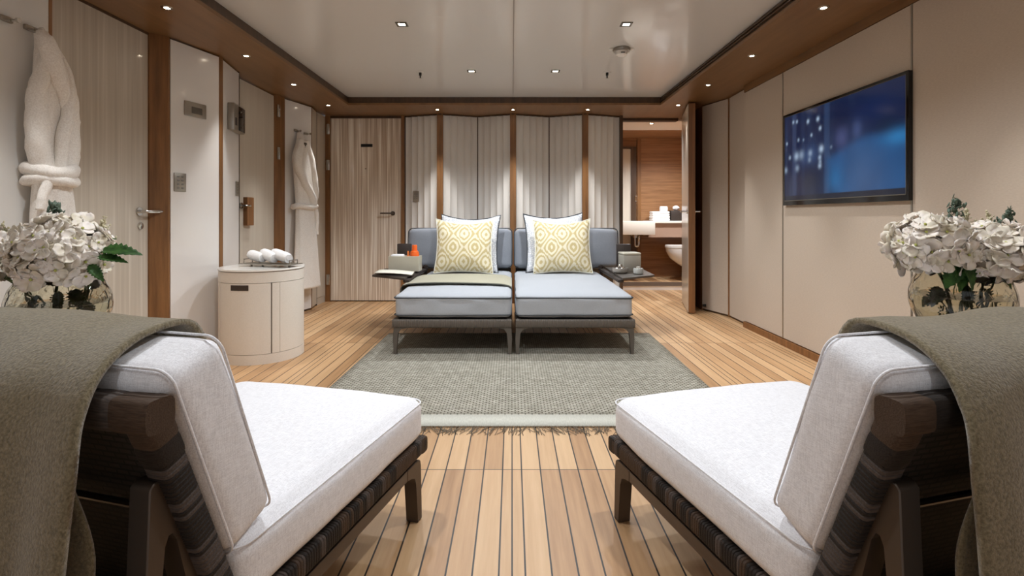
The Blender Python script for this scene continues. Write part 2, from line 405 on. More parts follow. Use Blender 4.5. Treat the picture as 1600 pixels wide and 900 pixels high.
# ---- far wall: striated door and the fluted screen
st('trim_15', MB().box(-2.19, -2.135, 6.0, 6.2, 0, SOF), 'walnut', smooth=0)
d3 = st('door_3', MB().box(-2.132, -1.30, 6.02, 6.08, .012, SOF-.03), 'striated', smooth=0)
st('trim_16', MB().box(-2.135, -1.295, 6.01, 6.2, SOF-.028, SOF).box(-2.135, -1.295, 6.05, 6.2, 0, .012), 'dark_trim', smooth=0)
st('trim_17', MB().box(-1.298, -1.262, 5.995, 6.2, 0, SOF), 'walnut', smooth=0)
ridges = [(-.828, 5.89), (.012, 5.89), (.842, 5.89)]; valleys = [(-1.258, 6.03), (-.404, 6.03), (.437, 6.03), (1.268, 6.03)]
def flutes(a, b, nf=5, dep=.016, seg=8):
    a, b = Vector(a), Vector(b); n = Vector(((b-a).y, -(b-a).x)).normalized()
    if n.y > 0: n = -n
    out = []
    for k in range(nf):
        for j in range(seg):
            t = (k+j/seg)/nf; q = j/seg
            out.append(a+(b-a)*t - n*dep*math.sin(math.pi*q)**.8)
    out.append(b); return [(p.x, p.y) for p in out]
def fl_panel(a, b):
    pts = flutes(a, b); st('wall_back_panel', MB().plan(pts+[(b[0], 6.2), (a[0], 6.2)], .0, SOF-.012), 'flute', smooth=30)
seq = []
for k, r in enumerate(ridges):
    fl_panel((valleys[k][0]+.006, valleys[k][1]), (r[0]-.036, r[1]+.012)); fl_panel((r[0]+.036, r[1]+.012), (valleys[k+1][0]-.006, valleys[k+1][1]))
n_t = 18
for r in ridges:
    st('trim_%d' % n_t, MB().box(r[0]-.0345, r[0]+.0345, r[1]-.012, 6.2, 0, SOF), 'walnut', smooth=0); n_t += 1
for v in valleys[1:3]:
    st('trim_%d' % n_t, MB().box(v[0]-.0055, v[0]+.0055, v[1]-.004, 6.2, 0, SOF), 'dark_trim', smooth=0); n_t += 1
st('trim_%d' % n_t, MB().box(1.264, 1.298, 5.99, 6.2, 0, SOF), 'dark_trim', smooth=0); n_t += 1
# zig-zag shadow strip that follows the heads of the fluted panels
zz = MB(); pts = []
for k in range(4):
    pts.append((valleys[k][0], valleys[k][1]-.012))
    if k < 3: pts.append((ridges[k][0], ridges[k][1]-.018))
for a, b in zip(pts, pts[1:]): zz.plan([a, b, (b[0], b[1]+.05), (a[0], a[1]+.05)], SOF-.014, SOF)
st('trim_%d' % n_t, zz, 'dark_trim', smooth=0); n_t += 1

# ---- right side
R1, R2, R3 = (2.03, 5.46), (2.157, 5.09), (2.148, 4.66)
def rpanel(a, b, m, z0=.02, z1=SOF-.01):
    st('wall_right_panel', MB().plan([a, b, (2.5, b[1]), (2.5, a[1])], z0, z1), m, smooth=0)
rpanel(R1, (2.15, 5.10), 'cream'); rpanel((2.153, 5.065), (2.145, 4.67), 'cream')
st('baseboard_right', MB().plan([(2.04, 5.46), (2.163, 5.09), (2.155, 4.66), (2.5, 4.66), (2.5, 5.46)], 0, .02), 'dark_trim', smooth=0)
st('trim_%d' % n_t, MB().plan([(2.152, 5.099), (2.153, 5.066), (2.4, 5.066), (2.4, 5.099)], 0, SOF), 'walnut', smooth=0); n_t += 1
st('trim_%d' % n_t, MB().plan([(2.15, 4.668), (2.15, 4.63), (2.4, 4.63), (2.4, 4.668)], 0, SOF), 'seam_dark', smooth=0); n_t += 1
XW = 2.10; ys = [4.628, 3.97, 2.69, .9, -2.2]
for a, b in zip(ys, ys[1:]):
    st('wall_right', MB().box(XW, XW+.2, b+.006, a-.006, .058, SOF-.066, bevel=.002, seg=1), 'cream', smooth=0)
chs = MB()
for y in ys[1:4]: chs.box(XW-.002, XW+.02, y-.0055, y+.0055, .058, SOF-.066)
st('trim_%d' % n_t, chs, 'steel', smooth=0); n_t += 1
st('trim_%d' % n_t, MB().box(XW-.002, XW+.3, -2.2, 4.63, SOF-.062, SOF), 'soffit', smooth=0); n_t += 1
st('baseboard_right', MB().box(XW-.012, XW+.2, -2.2, 4.63, 0, .052, bevel=.004), 'door_wood', smooth=0)
st('trim_%d' % n_t, MB().plan([(2.03, 5.462), (2.06, 6.05), (2.03, 6.03), (1.995, 6.0), (2.12, 6.25), (2.5, 6.25), (2.5, 5.462)], 0, SOF), 'walnut', smooth=0); n_t += 1
# ---- wall behind the camera with a wide paneless opening added for fill light
wb = MB(); wb.box(-2.75, -1.9, -2.3, -2.2, 0, SOF).box(1.9, 2.9, -2.3, -2.2, 0, SOF).box(-1.9, 1.9, -2.3, -2.2, 2.06, CEI+.06)
st('wall_rear', wb, 'cream', smooth=0)
wf = MB()
for x in (-1.9, -.03, 1.84): wf.box(x, x+.06, -2.29, -2.21, 0, 2.06)
st('fill_opening_1', wf, 'steel', smooth=0)  # posts of the added, unseen opening that admits world fill

# ---- bathroom beyond the open door
BF = .104
st('floor_bathroom', MB().box(1.2, 2.9, 6.96, 7.7, -.06, BF), 'floor', smooth=0)
st('trim_%d' % n_t, MB().box(1.3, 2.8, 6.945, 6.96, 0, .056), 'white', smooth=0); n_t += 1
st('trim_%d' % n_t, MB().box(1.3, 2.8, 6.94, 6.965, .056, BF+.003), 'sill_dark', smooth=0); n_t += 1
bw = MB().box(1.1, 2.95, 7.57, 7.7, 0, 2.3)
st('wall_bathroom', bw, 'bath_wood', smooth=0)
st('wall_bathroom_side', MB().box(1.15, 1.298, 6.2, 7.57, 0, 2.3), 'bath_wood', smooth=0)
st('wall_bathroom_side', MB().box(2.75, 2.9, 6.25, 7.57, 0, 2.3), 'bath_wood', smooth=0)
st('ceiling_bathroom', MB().box(1.15, 2.9, 6.26, 6.92, 2.165, 2.3), 'white', smooth=0)
st('ceiling_bathroom', MB().box(1.15, 2.9, 6.92, 7.57, 2.16, 2.3), 'bath_wood', smooth=0)
st('trim_%d' % n_t, MB().box(1.298, 2.0, 6.16, 6.26, 2.15, SOF+.01), 'dark_trim', smooth=0); n_t += 1
d5 = st('door_5', MB().box(1.58, 1.745, 7.52, 7.555, BF, 1.99), 'side_pale', smooth=0)
st('door_frame', MB().box(1.745, 1.82, 7.50, 7.57, BF, 2.0).box(1.30, 1.82, 7.50, 7.57, 1.995, 2.02), 'dark_trim', d5, 0)
st('trim_%d' % n_t, MB().box(1.845, 1.90, 7.535, 7.57, BF, 2.14), 'walnut', smooth=0); n_t += 1
st('door_hinge', MB().box(1.80, 1.83, 7.485, 7.50, 1.22, 1.30, bevel=.003), 'chrome', d5, 0)

# ---- open bathroom door leaf
dv = Vector((1.81-1.985, 5.26-5.98)); L = dv.length; ang = math.atan2(dv.y, dv.x)
d4 = thing('door_4', None, None, (1.985, 5.98, 0), ang, kind='structure')
st('door_leaf', MB().box(0, L, .004, .07, .006, SOF-.02, bevel=.002, seg=1), 'door_wood', d4, 0)
st('door_face', MB().box(.01, L-.006, -.002, .006, .012, SOF-.026), 'striated_pale', d4, 0)
def lever(par, name, x, y, z, sgn, ln, m='chrome', dx=-1):
    mb = MB(); mb.lathe([(0, 0), (.026, 0), (.026, .008), (.0, .008)], n=20); mb.move(rotX(math.radians(90*sgn)))
    mb.tube([(0, 0, 0), (0, -sgn*.05, 0), (dx*.012, -sgn*.056, 0), (dx*ln, -sgn*.056, 0)], .0095, 10)
    mb.move(T(x, y, z)); return mb.build(name, m, par, kind='structure')
lever(d4, 'door_handle', L-.07, -.002, 1.05, 1, .12, dx=-1); lever(d4, 'door_handle', L-.07, .07, 1.05, -1, .12, dx=-1)
hk = MB()
for z in (.25, 1.25, 1.9): hk.box(.0, .02, -.006, .012, z, z+.09, bevel=.003)
st('door_hinge', hk, 'chrome', d4, 0)
# handles, hinges and pulls of the other doors
def lever_y(par, y, z, x, ln, dy):
    mb = MB(); mb.lathe([(0, 0), (.027, 0), (.027, .009), (0, .009)], n=20); mb.move(rotY(math.radians(90)))
    mb.tube([(0, 0, 0), (.05, 0, 0), (.056, dy*.012, 0), (.056, dy*ln, 0)], .0095, 10); mb.move(T(x, y, z))
    return mb.build('door_handle', 'chrome', par, kind='structure')
lever_y(d1, 3.21, 1.03, -2.34, .13, 1)
mb = MB().lathe([(0, 0), (.022, 0), (.022, .008), (.012, .01), (0, .01)], n=20); mb.move(rotY(math.radians(90))).move(T(-2.34, 3.22, .94)); mb.build('door_lock', 'chrome', d1, kind='structure')
st('door_pull', MB().box(-2.312, -2.272, 4.40, 4.51, .92, 1.165, bevel=.004), 'door_wood', d2, 0)
lever_y(d2, 4.36, 1.09, -2.31, .05, 1)
def hinge(par, x, y, z, h=.12, w=.036, ax='x'):
    mb = MB()
    if ax == 'x': mb.box(x-w/2, x+w/2, y-.012, y+.004, z, z+h, bevel=.003); mb.tube([(x+w*.1, y-.014, z), (x+w*.1, y-.014, z+h)], .008, 10)
    else: mb.box(x-.004, x+.012, y-w/2, y+w/2, z, z+h, bevel=.003); mb.tube([(x+.014, y, z), (x+.014, y, z+h)], .008, 10)
    return mb.build('door_hinge', 'chrome', par, kind='structure')
for z in (1.97, 1.555): hinge(d2, -2.285, 5.01, z)
for z in (1.96, 1.54, .2): hinge(d3, -2.155, 6.0, z)
lever(d3, 'door_handle', -1.40, 6.02, 1.035, 1, .135, 'bronze')
st('door_plate', MB().box(-1.775, -1.64, 6.014, 6.021, 1.815, 1.85, bevel=.002), 'black', d3, 0)
mb = MB().lathe([(0, 0), (.01, 0), (.008, .006), (0, .007)], n=12); mb.move(rotX(math.radians(90))).move(T(-1.72, 6.02, 1.56)); mb.build('peephole', 'chrome', d3, kind='structure')

# ================================================================== LAMPS
def spot_light(par, power, angle, col, z, size=.025, blend=.75):
    d = bpy.data.lights.new('lamp', 'SPOT'); d.energy = power; d.spot_size = math.radians(angle); d.spot_blend = blend
    d.shadow_soft_size = size; d.color = col; o = bpy.data.objects.new('lamp', d); COL.objects.link(o); o.parent = par; o.location = (0, 0, z); return o
def round_spot(x, y, label, k=1.0):
    t = thing('recessed_spotlight', label, 'ceiling light', (x, y, SOF), group='round spotlights in the wooden soffit')
    MB().lathe([(.016, -.003), (.03, -.003), (.032, 0), (.032, .004), (.016, .004), (.016, -.003)], n=20).build('trim_ring', 'glint', t)
    MB().lathe([(0, -.0015), (.0165, -.0015), (.0165, .002), (0, .002)], n=16).build('lens', 'lens', t)
    spot_light(t, SPOT_W*k, SPOT_ANGLE, WARM, -.012)
lefts = [(-1.955, y) for y in (-.5, .35, 1.2, 2.05)]
for i, (x, y) in enumerate(lefts): round_spot(x, y, 'round recessed spotlight in the left soffit, number %s behind the visible ones' % ('four','three','two','one')[i])
for y, l in ((2.896, 'round spotlight in left soffit, nearest the camera, over the left lounge chair'), (3.76, 'round spotlight in left soffit above the white thermostat panel, second from camera'),
             (4.58, 'round spotlight in left soffit above the recessed door, third from camera'), (5.44, 'round spotlight in left soffit corner beside the striated door')): round_spot(-1.952, y, l)
for i, y in enumerate((-.5, .35, 1.2, 2.05)): round_spot(1.76, y, 'round recessed spotlight in the right soffit, number %s behind the visible ones' % ('four','three','two','one')[i])
for y, l in ((2.896, 'round spotlight in right soffit above the television, nearest the camera'), (3.76, 'round spotlight in right soffit, second from camera, beyond the television'),
             (4.60, 'round spotlight in right soffit above the narrow cream panels'), (5.43, 'round spotlight in right soffit beside the open bathroom door')): round_spot(1.762, y, l)
for x, l in ((-.825, 'round spotlight above the left wooden strip of the fluted wall'), (.012, 'round spotlight above the middle wooden strip of the fluted wall'), (.838, 'round spotlight above the right wooden strip of the fluted wall')):
    round_spot(x, 5.66, l, 2.1)
def square_light(x, y, label, k=1.0):
    t = thing('square_downlight', label, 'ceiling light', (x, y, CEI), group='square downlights in the white ceiling')
    mb = MB(); a, b = .037, .021
    for (x0, x1, y0, y1) in ((-a, -b, -a, a), (b, a, -a, a), (-b, b, -a, -b), (-b, b, b, a)): mb.box(x0, x1, y0, y1, -.004, .002)
    mb.build('frame', 'grey_screen', t, 0); MB().box(-b, b, -b, b, -.001, .002).build('lens', 'lens', t, 0)
    spot_light(t, SQ_W*k, SQ_ANGLE, NEUTRAL, -.015, .03, .6)
square_light(-.725, 3.37, 'square ceiling downlight, larger looking one on the left'); square_light(.752, 3.37, 'square ceiling downlight on the right, beside the smoke detector')
square_light(-.352, 4.46, 'small far square ceiling downlight left of the ceiling seam', 1.35); square_light(.378, 4.46, 'small far square ceiling downlight right of the ceiling seam', 1.35)
square_light(-.725, 1.75, 'square ceiling downlight over the left lounge chair, out of frame', 1.35); square_light(.752, 1.75, 'square ceiling downlight over the right lounge chair, out of frame', 1.35)
square_light(-.725, .3, 'square ceiling downlight left of the camera, out of frame', .3); square_light(.752, .3, 'square ceiling downlight right of the camera, out of frame', .3)
# bathroom lamps sit in its ceiling
for x in (1.75, 2.35):
    t = thing('bathroom_downlight', 'small downlight in the white bathroom ceiling, %s one' % ('left' if x < 2 else 'right'), 'ceiling light', (x, 6.42 if x < 2 else 6.5, 2.165))
    MB().lathe([(.02, -.003), (.034, -.003), (.034, .002), (.02, .002), (.02, -.003)], n=20).build('trim_ring', 'steel', t); MB().lathe([(0, -.001), (.02, -.001), (.02, .002), (0, .002)], n=16).build('lens', 'lens', t)
    spot_light(t, 50, 150, NEUTRAL, -.014)

# ================================================================== RUG
rug = thing('woven_rug', 'grey green flat woven rug with pale fringed end band under daybed', 'rug', (.05, 3.36, 0))
RX = 1.10
MB().grid(lambda u, v: (-RX+2*RX*u+.02*(v-.5), -.80+1.78*v, .007+.0015*noise.noise(Vector((u*6, v*6, 0)))), 30, 24).build('rug_field', 'rug', rug, solid=.008)
MB().grid(lambda u, v: (-RX+2*RX*u-.01, -.935+.135*v, .006), 20, 2).build('end_band', 'rug_band', rug, solid=.007, label='plain pale end band of the rug')
fr = MB()
for k in range(330):
    x = -RX+2*RX*(k+random.random())/330; l = .05+.055*random.random(); a = math.sin(x*9)*.5+random.gauss(0, .35); b = a+random.gauss(0, .5)
    p0 = Vector((x, -.934, .007)); p1 = p0+Vector((math.sin(a)*l*.5, -math.cos(a)*l*.5, -.002)); p2 = p1+Vector((math.sin(b)*l*.5, -math.cos(b)*l*.5, -.002))
    fr.tube([p0, p1, p2], .0014, 4)
fr.build('fringe', 'fringe', rug, kind='stuff')

# ================================================================== DAYBEDS
def banded(mb, p0, p1, w, h, lens, mis, seed=1, up=(0,0,1), gap=.0012):
    """a rail wrapped in straps: one slightly swollen band after another"""
    rnd = random.Random(seed); p0, p1 = Vector(p0), Vector(p1); t = (p1-p0).normalized(); L_ = (p1-p0).length
    up = Vector(up); u = (up-t*up.dot(t)).normalized(); v = t.cross(u); s = 0; mi = mis[0]; N = 16
    while s < L_-1e-4:
        l = min(rnd.choice(lens), L_-s)
        if L_-s-l < min(lens)*.4: l = L_-s
        if rnd.random() < (.3 if l < .03 else .8): mi = rnd.choice([m for m in mis if m != mi] or [mi])
        gd = .0016 if l < .03 else .001; rings = []
        for q, sc in ((0, -gd), (l*.2, 0), (l*.8, 0), (l, -gd)):
            c = p0+t*(s+q); hw, hh = w/2+sc, h/2+sc
            rings.append([c+v*(hw*math.copysign(abs(math.cos(a))**.45, math.cos(a)))+u*(hh*math.copysign(abs(math.sin(a))**.45, math.sin(a))) for a in [2*math.pi*k/N for k in range(N)]])
        mb.loft(rings, mi); s += l
def daybed(name_label, x0, sgn, loc):
    """a module: inner side at local x=0, outer side at x=sgn*.87; front edge at y=0"""
    t = thing('daybed', name_label, 'daybed', loc, group='pair of daybeds pushed together')
    X = lambda a: sgn*a
    W_, D_ = .865, 1.66
    fm = MB(); xs = (X(.012), X(W_))
    for (a, b) in (((xs[0], .02), (xs[1], .02)), ((xs[0], D_), (xs[1], D_))): banded(fm, (a[0], a[1], .232), (b[0], b[1], .232), .04, .06, (.012,.014), (0,), 3)
    for x in (xs[0]+sgn*.02, xs[1]-sgn*.02): banded(fm, (x, .02, .232), (x, D_, .232), .04, .06, (.012,.014), (0,), 4)
    fm.box(min(xs)+.02, max(xs)-.02, .03, D_-.01, .225, .245)
    fm.build('frame', 'frame_grey', t)
    for (x, y) in ((X(.03), .03), (X(W_-.025), .03), (X(.03), D_-.03), (X(W_-.025), D_-.03)):
        inner = x*sgn < .4; d = sgn if inner else -sgn
        lg = MB(); sp = -.5*d*0
        prof = [(0, 0), (d*.017, 0), (d*.030, .16), (d*.05, .19), (d*.11, .2035), (d*.11, .212), (0, .212), (-d*.006, .12)]
        off = -d*.016
        lg.prism([(x+off+px, y-.017, pz) for px, pz in prof], (0, .034, 0))
        lg.box(x+off-.004+d*.012-.012, x+off+d*.012+.016, y-.02, y+.02, 0.0, .012, bevel=.003)
        lg.build('leg', 'frame_grey', t)
    hx = (W_-.02)/2; cx = X(.012+hx)
    s = MB(); s.cushion((hx, D_/2-.02, .085), .035, .028, .004, 18, .005, x0*7+3, X=T(cx, D_/2, .352))
    for v in s.bm.verts:      # wrinkles under the front seam
        if v.co.y < .02 and v.co.z < .40: v.co.y += .012*noise.noise(Vector((v.co.x*14, v.co.z*9+x0, 3)))*smoothstep(.26, .40, v.co.z)
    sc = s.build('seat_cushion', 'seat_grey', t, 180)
    for z, q in ((.410, .0), (.287, .0)):
        p = MB(); p.tube([(cx+a, D_/2+b, z+.004*math.sin(a*7+z*40)) for a, b, _ in rrect(hx+.001, D_/2-.019, 0, .035)], .0055 if z > .3 else .004, 6, True); p.build('piping', 'pipe_dark', sc, 180)
    # back cushion leans on a slim rear frame, wider than the seat on its outer side
    BW = 1.075; bx = X(.006+BW/2-.003); tilt = rotX(math.radians(-11))
    bf = MB(); bf.box(min(X(.02), X(BW-.02)), max(X(.02), X(BW-.02)), D_+.10, D_+.135, .24, .82, bevel=.01); bf.box(min(X(.02), X(W_)), max(X(.02), X(W_)), D_-.02, D_+.12, .205, .245)
    bf.build('back_frame', 'frame_grey', t)
    b = MB(); b.cushion((BW/2-.006, .085, .205), .045, .0, .0, 14, .006, x0*3+9)
    for v in b.bm.verts:
        q = (1-min(1, abs(v.co.x/(BW/2)))**2)*(1-min(1, abs(v.co.z/.205))**2); v.co.y += math.copysign(.03*q, v.co.y)
        v.co.y += .006*noise.noise(Vector((v.co.x*7, v.co.z*12, x0)))
        v.co.z += -.014*abs(v.co.x/(BW/2))**4*(1 if v.co.z > 0 else 0)
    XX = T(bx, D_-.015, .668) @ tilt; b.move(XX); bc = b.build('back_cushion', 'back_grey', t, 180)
    p = MB(); p.tube([(a, -.052, c) for a, c, _ in rrect(BW/2-.004, .202, 0, .045)], .0055, 6, True); p.move(XX); p.build('piping', 'pipe_dark', bc, 180)
    # swivelling bronze tray on the outer side
    o = .90
    tr = MB(); P = [(o-.005, .56), (o+.325, .80), (o+.35, 1.36), (o+.02, 1.5)]
    tr.prism([(X(a), b_, .474) for a, b_ in P], (0, 0, .016))
    tr.build('tray', 'tray_brown', t)
    ar = MB(); ar.box(min(X(o-.035), X(o+.015)), max(X(o-.035), X(o+.015)), .60, 1.56, .448, .474, bevel=.006); ar.tube([(X(o-.01), 1.54, .25), (X(o-.01), 1.54, .46)], .018, 12); ar.tube([(X(o-.03), 1.50, .485), (X(o-.01), 1.55, .495), (X(o+.02), 1.56, .47)], .02, 10)
    ar.build('tray_arm', 'brown_leather', t)
    return t
BX, BY = .012, 3.655
daybed('light grey daybed, left of the joined pair, with sage throw across its seat', 1, -1, (BX-.004, BY, 0))
daybed('light grey daybed, right of the joined pair, seat bare, nearer the bathroom', 2, 1, (BX+.004, BY, 0))

# sage throw across the left seat
def throw_fn(u, v):
    # path across the seat in x: down the outer side, over the top, into the gap
    L1, L2, L3 = .17, .865, .10; s = u*(L1+L2+L3)
    if s < L1: x, z = -.885-.006, .438-(L1-s); 
    elif s < L1+L2: x, z = -.885+(s-L1), .438
    else: x, z = -.014, .438-(s-L1-L2)
    q = max(0, min(1, (x+.885)/.87)); top = 1 if L1 <= s <= L1+L2 else 0
    e = min(max((s-L1)/.05, 0), 1)*min(max((L1+L2-s)/.05, 0), 1)
    z += .035*e*(4*q*(1-q))**.55*1.0 + .004*math.sin(v*7+x*5)*e
    if s < L1: x -= .010*math.sin(min(1, (L1-s)/.05)*math.pi/2); x -= .006*math.sin(v*11)
    y = .40+.60*v - .035*(4*q*(1-q))*(1-v) + .05*(1-e)*(1-v)*(1 if x < -.4 else .4)
    return (x+BX-.004, y+BY, z+.006)
tb = MB().grid(throw_fn, 60, 16).build('throw_blanket', 'sage', None, 180, label='folded sage green throw laid across the left daybed seat', cat='blanket', solid=.009)
ed = MB().tube([Vector(throw_fn(u/40, 0))+Vector((0, -.003, .001)) for u in range(41)], .0055, 6).build('edge_binding', 'sage_edge', tb, 180, label='dark bound edge of the throw')

# scatter cushions
def pillow(name, label, m, w_, h_, th, loc, tilt, rz, ry=0, seed=0, pipe=None, trim=None):
    mb = MB(); n = 26; hw, hh = w_/2, h_/2
    for sg in (1, -1):
        def f(u, v):
            a, b = 2*u-1, 2*v-1; a = math.copysign(abs(a)**.8, a); b = math.copysign(abs(b)**.8, b)
            x = a*hw*(1-.085*(1-b*b)); z = b*hh*(1-.085*(1-a*a)) - (.03*(1-a*a) if b > 0 else 0)*b
            y = sg*th*(max(0, 1-a*a)*max(0, 1-b*b))**.5*(1-.25*b) + .008*noise.noise(Vector((a*3+seed, b*3, sg)))
            return (x, y, z+hh)
        mb.grid(f, n, n)
    bmesh.ops.remove_doubles(mb.bm, verts=mb.bm.verts[:], dist=.0012)
    o = mb.build(name, m, None, 180, label=label, cat='cushion', group='cushions on the daybeds'); o.location = loc
    o.rotation_euler = (math.radians(tilt), math.radians(ry), math.radians(rz))
    edge = []
    for side in range(4):
        for k in range(14):
            q = -1+2*k/14; a, b = ((q, -1), (1, q), (-q, 1), (-1, -q))[side]
            edge.append((a*hw*(1-.085*(1-b*b)), 0, b*hh*(1-.085*(1-a*a)) - (.03*(1-a*a) if b > 0 else 0)*b+hh))
    MB().tube(edge, .006, 6, True).build('piping', pipe or 'paper', o, 180)
    return o
SZ = .452
pillow('scatter_cushion', 'white scroll-patterned cushion behind the gold cushion on the left daybed', 'scroll', .60, .585, .07, (-.435, 4.99, SZ+.005), -17, -4, 1, 5, 'pipe_dark')
pillow('scatter_cushion', 'gold and cream lattice cushion on the left daybed', 'ikat', .555, .53, .085, (-.455, 4.80, SZ+.012), -17, 3, 1, 1)
pillow('scatter_cushion', 'white scroll-patterned cushion behind the gold cushion on the right daybed', 'scroll', .60, .60, .07, (.435, 4.99, SZ+.005), -17, 4, -1, 8, 'pipe_dark')
pillow('scatter_cushion', 'gold and cream lattice cushion on the right daybed', 'ikat', .555, .53, .085, (.478, 4.80, SZ+.012), -17, -3, -1, 3)

# things on the trays
TZ = .4905
def on(px, y): return (px-800)*y/800
bk = thing('booklet', 'open white booklet with dark cover on the left daybed tray', 'book', (-1.02, 4.47, TZ), math.radians(6))
MB().box(-.16, .16, -.13, .13, 0, .008, bevel=.002).build('cover', 'brown_leather', bk)
MB().grid(lambda u, v: (-.155+.31*u, -.125+.25*v, .010+.022*(1-u)+.006*math.sin(u*3.1)), 10, 4).build('pages', 'paper', bk, 180, solid=.006)
def open_box(name, label, m, loc, w_, d_, h_, rz=0, inner=None):
    t = thing(name, label, 'box', loc, math.radians(rz)); th = .008
    mb = MB(); mb.box(-w_/2, w_/2, -d_/2, -d_/2+th, 0, h_, bevel=.002).box(-w_/2, w_/2, d_/2-th, d_/2, 0, h_, bevel=.002).box(-w_/2, -w_/2+th, -d_/2+th, d_/2-th, 0, h_).box(w_/2-th, w_/2, -d_/2+th, d_/2-th, 0, h_).box(-w_/2+th, w_/2-th, -d_/2+th, d_/2-th, 0, .01)
    mb.build('body', m, t, 20); return t
ob = open_box('storage_box', 'pale beige open box holding orange bottles on the left daybed tray', 'beige_box', (-1.0, 4.80, TZ), .285, .13, .14, -4)
def bottle(name, label, loc, r, h, m):
    t = thing(name, label, 'bottle', loc)
    MB().lathe([(0, 0), (r*.95, 0), (r, .01), (r, h*.66), (r*.85, h*.74), (r*.5, h*.78), (0, h*.74)], n=20).build('body', m, t)
    MB().lathe([(0, h*.76), (r*.58, h*.76), (r*.58, h*.95), (r*.5, h), (0, h)], n=18).build('cap', m, t); return t
bottle('bottle', 'larger orange bottle standing in the pale beige box', (-.912, 4.79, TZ+.0102), .043, .232, 'orange')
bottle('bottle', 'small orange bottle standing in the pale beige box', (-.975, 4.805, TZ+.0102), .016, .175, 'orange_glow')
tc = MB(); 
for k in range(3): tc.box(-.06, .06, -.04, .04, .012+k*.048, .012+k*.048+.046, bevel=.012)
tc.build('folded_napkins', 'towel', None, loc=(-1.07, 4.80, TZ), label='folded white napkins in the pale beige box on left tray', cat='napkin')
def stand_box(label, x, y, h, lean):
    mb = MB().box(-.065, .065, -.03, .03, 0, h, bevel=.006); mb.build('leather_holder', 'brown_leather', None, loc=(x, y, TZ), label=label, cat='holder')
stand_box('dark brown upright holder behind the beige box on the left tray', -1.04, 4.95, .245, 0)
stand_box('dark brown upright holder behind the taupe box on the right tray', 1.085, 4.98, .24, 0)
tb2 = thing('tissue_box', 'taupe cube box with rounded lid on the right daybed tray', 'box', (1.105, 4.82, TZ), math.radians(6))
MB().box(-.083, .083, -.083, .083, 0, .15, bevel=.006).build('body', 'grey_box', tb2); MB().box(-.085, .085, -.085, .085, .151, .172, bevel=.008, seg=3).build('lid', 'beige_box', tb2)
bw_ = thing('stoneware_bowl', 'low grey bowl of silver balls on the right daybed tray', 'bowl', (.972, 4.60, TZ))
MB().lathe([(0, 0), (.05, 0), (.066, .012), (.072, .034), (.068, .048), (.063, .048), (.066, .034), (.058, .014), (0, .010)], n=32).build('body', 'bowl_grey', bw_)
for k, (x, y, z) in enumerate(((-.03, -.01, .035), (.012, -.03, .035), (.03, .018, .035), (-.012, .03, .035), (0, 0, .062))):
    mb = MB(); bmesh.ops.create_uvsphere(mb.bm, u_segments=16, v_segments=10, radius=.0215); mb.build('silver_ball', 'chrome', None, 180, loc=(.972+x, 4.60+y, TZ+z), label=('silver ball in the grey bowl' if k < 4 else 'silver ball heaped on top of the others in the grey bowl'), cat='ball', group='silver balls in the grey bowl')
cp = thing('ribbed_cup', 'small ribbed pale grey cup on the right tray corner', 'cup', (1.118, 4.53, TZ))
mb = MB(); prof = [(0, 0), (.036, 0), (.042, .006), (.044, .04), (.040, .05), (.030, .052), (.030, .03), (0, .03)]
mb.lathe(prof, n=48)
for v in mb.bm.verts:
    if .004 < v.co.z < .045 and v.co.xy.length > .036: a = math.atan2(v.co.y, v.co.x); k_ = 1+.035*math.cos(a*16); v.co.x *= k_; v.co.y *= k_
mb.build('body', 'cup_grey', cp); MB().lathe([(.0, .046), (.022, .046), (.020, .060), (.010, .066), (0, .066)], n=24).build('lid', 'grey_box', cp)

# ================================================================== ROUND CABINET + TOWELS
cb_ = thing('drum_cabinet', 'cream leather drum cabinet with white top by the left wall', 'cabinet', (-1.805, 3.705, 0))
R_, H_ = .278, .625; vd = math.atan2(-3.705, 1.805)           # direction of the camera
MB().lathe([(0, .004), (R_-.012, .004), (R_-.012, H_-.01), (0, H_-.01)], n=64).build('core', 'drum_gap', cb_)
def shell(name, z0, z1, a0, a1, m='drum', lab=None, r=R_):
    mb = MB(); n = max(6, int(abs(a1-a0)/.05)); A = [a0+(a1-a0)*k/n for k in range(n+1)]
    pts = [(r*math.cos(a), r*math.sin(a)) for a in A]+[((r-.02)*math.cos(a), (r-.02)*math.sin(a)) for a in A[::-1]]
    mb.plan(pts, z0, z1); return mb.build(name, m, cb_, 30, label=lab)
MB().lathe([(R_-.02, 0), (R_+.001, 0), (R_+.001, .066), (R_-.02, .066), (R_-.02, 0)], n=72).build('plinth', 'drum', cb_)
MB().lathe([(R_-.02, H_-.075), (R_+.001, H_-.075), (R_+.001, H_-.004), (R_-.02, H_-.004), (R_-.02, H_-.075)], n=72).build('top_band', 'drum', cb_)
e = .004/R_; aL, aM, aR = vd-1.24, vd+.20, vd+2.1
dr = shell('door', .069, H_-.078, aL+e, aM-e); shell('side_panel', .069, H_-.078, aM+e, aM+.19); shell('side_panel', .069, H_-.078, aM+.19+e*.6, aR-e); shell('side_panel', .069, H_-.078, aR+e, aL+2*math.pi-e)
pl = shell('pull_recess', H_-.125, H_-.088, vd-.76, vd-.31, 'drum_pull', 'dark inset finger pull', R_+.0015); pl.parent = dr
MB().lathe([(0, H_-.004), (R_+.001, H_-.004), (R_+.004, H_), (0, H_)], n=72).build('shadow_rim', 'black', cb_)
MB().lathe([(0, H_), (R_+.003, H_), (R_+.006, H_+.004), (R_+.004, H_+.014), (0, H_+.016)], n=72).build('top', 'stone_top', cb_)
ZT = H_+.016
ty = thing('towel_tray', 'silver footed tray on the drum cabinet', 'tray', (-1.745, 3.70, ZT), math.radians(-17))
mb = MB(); mb.box(-.21, .21, -.085, .085, .014, .02, bevel=.002); mb.build('plate', 'steel', ty)
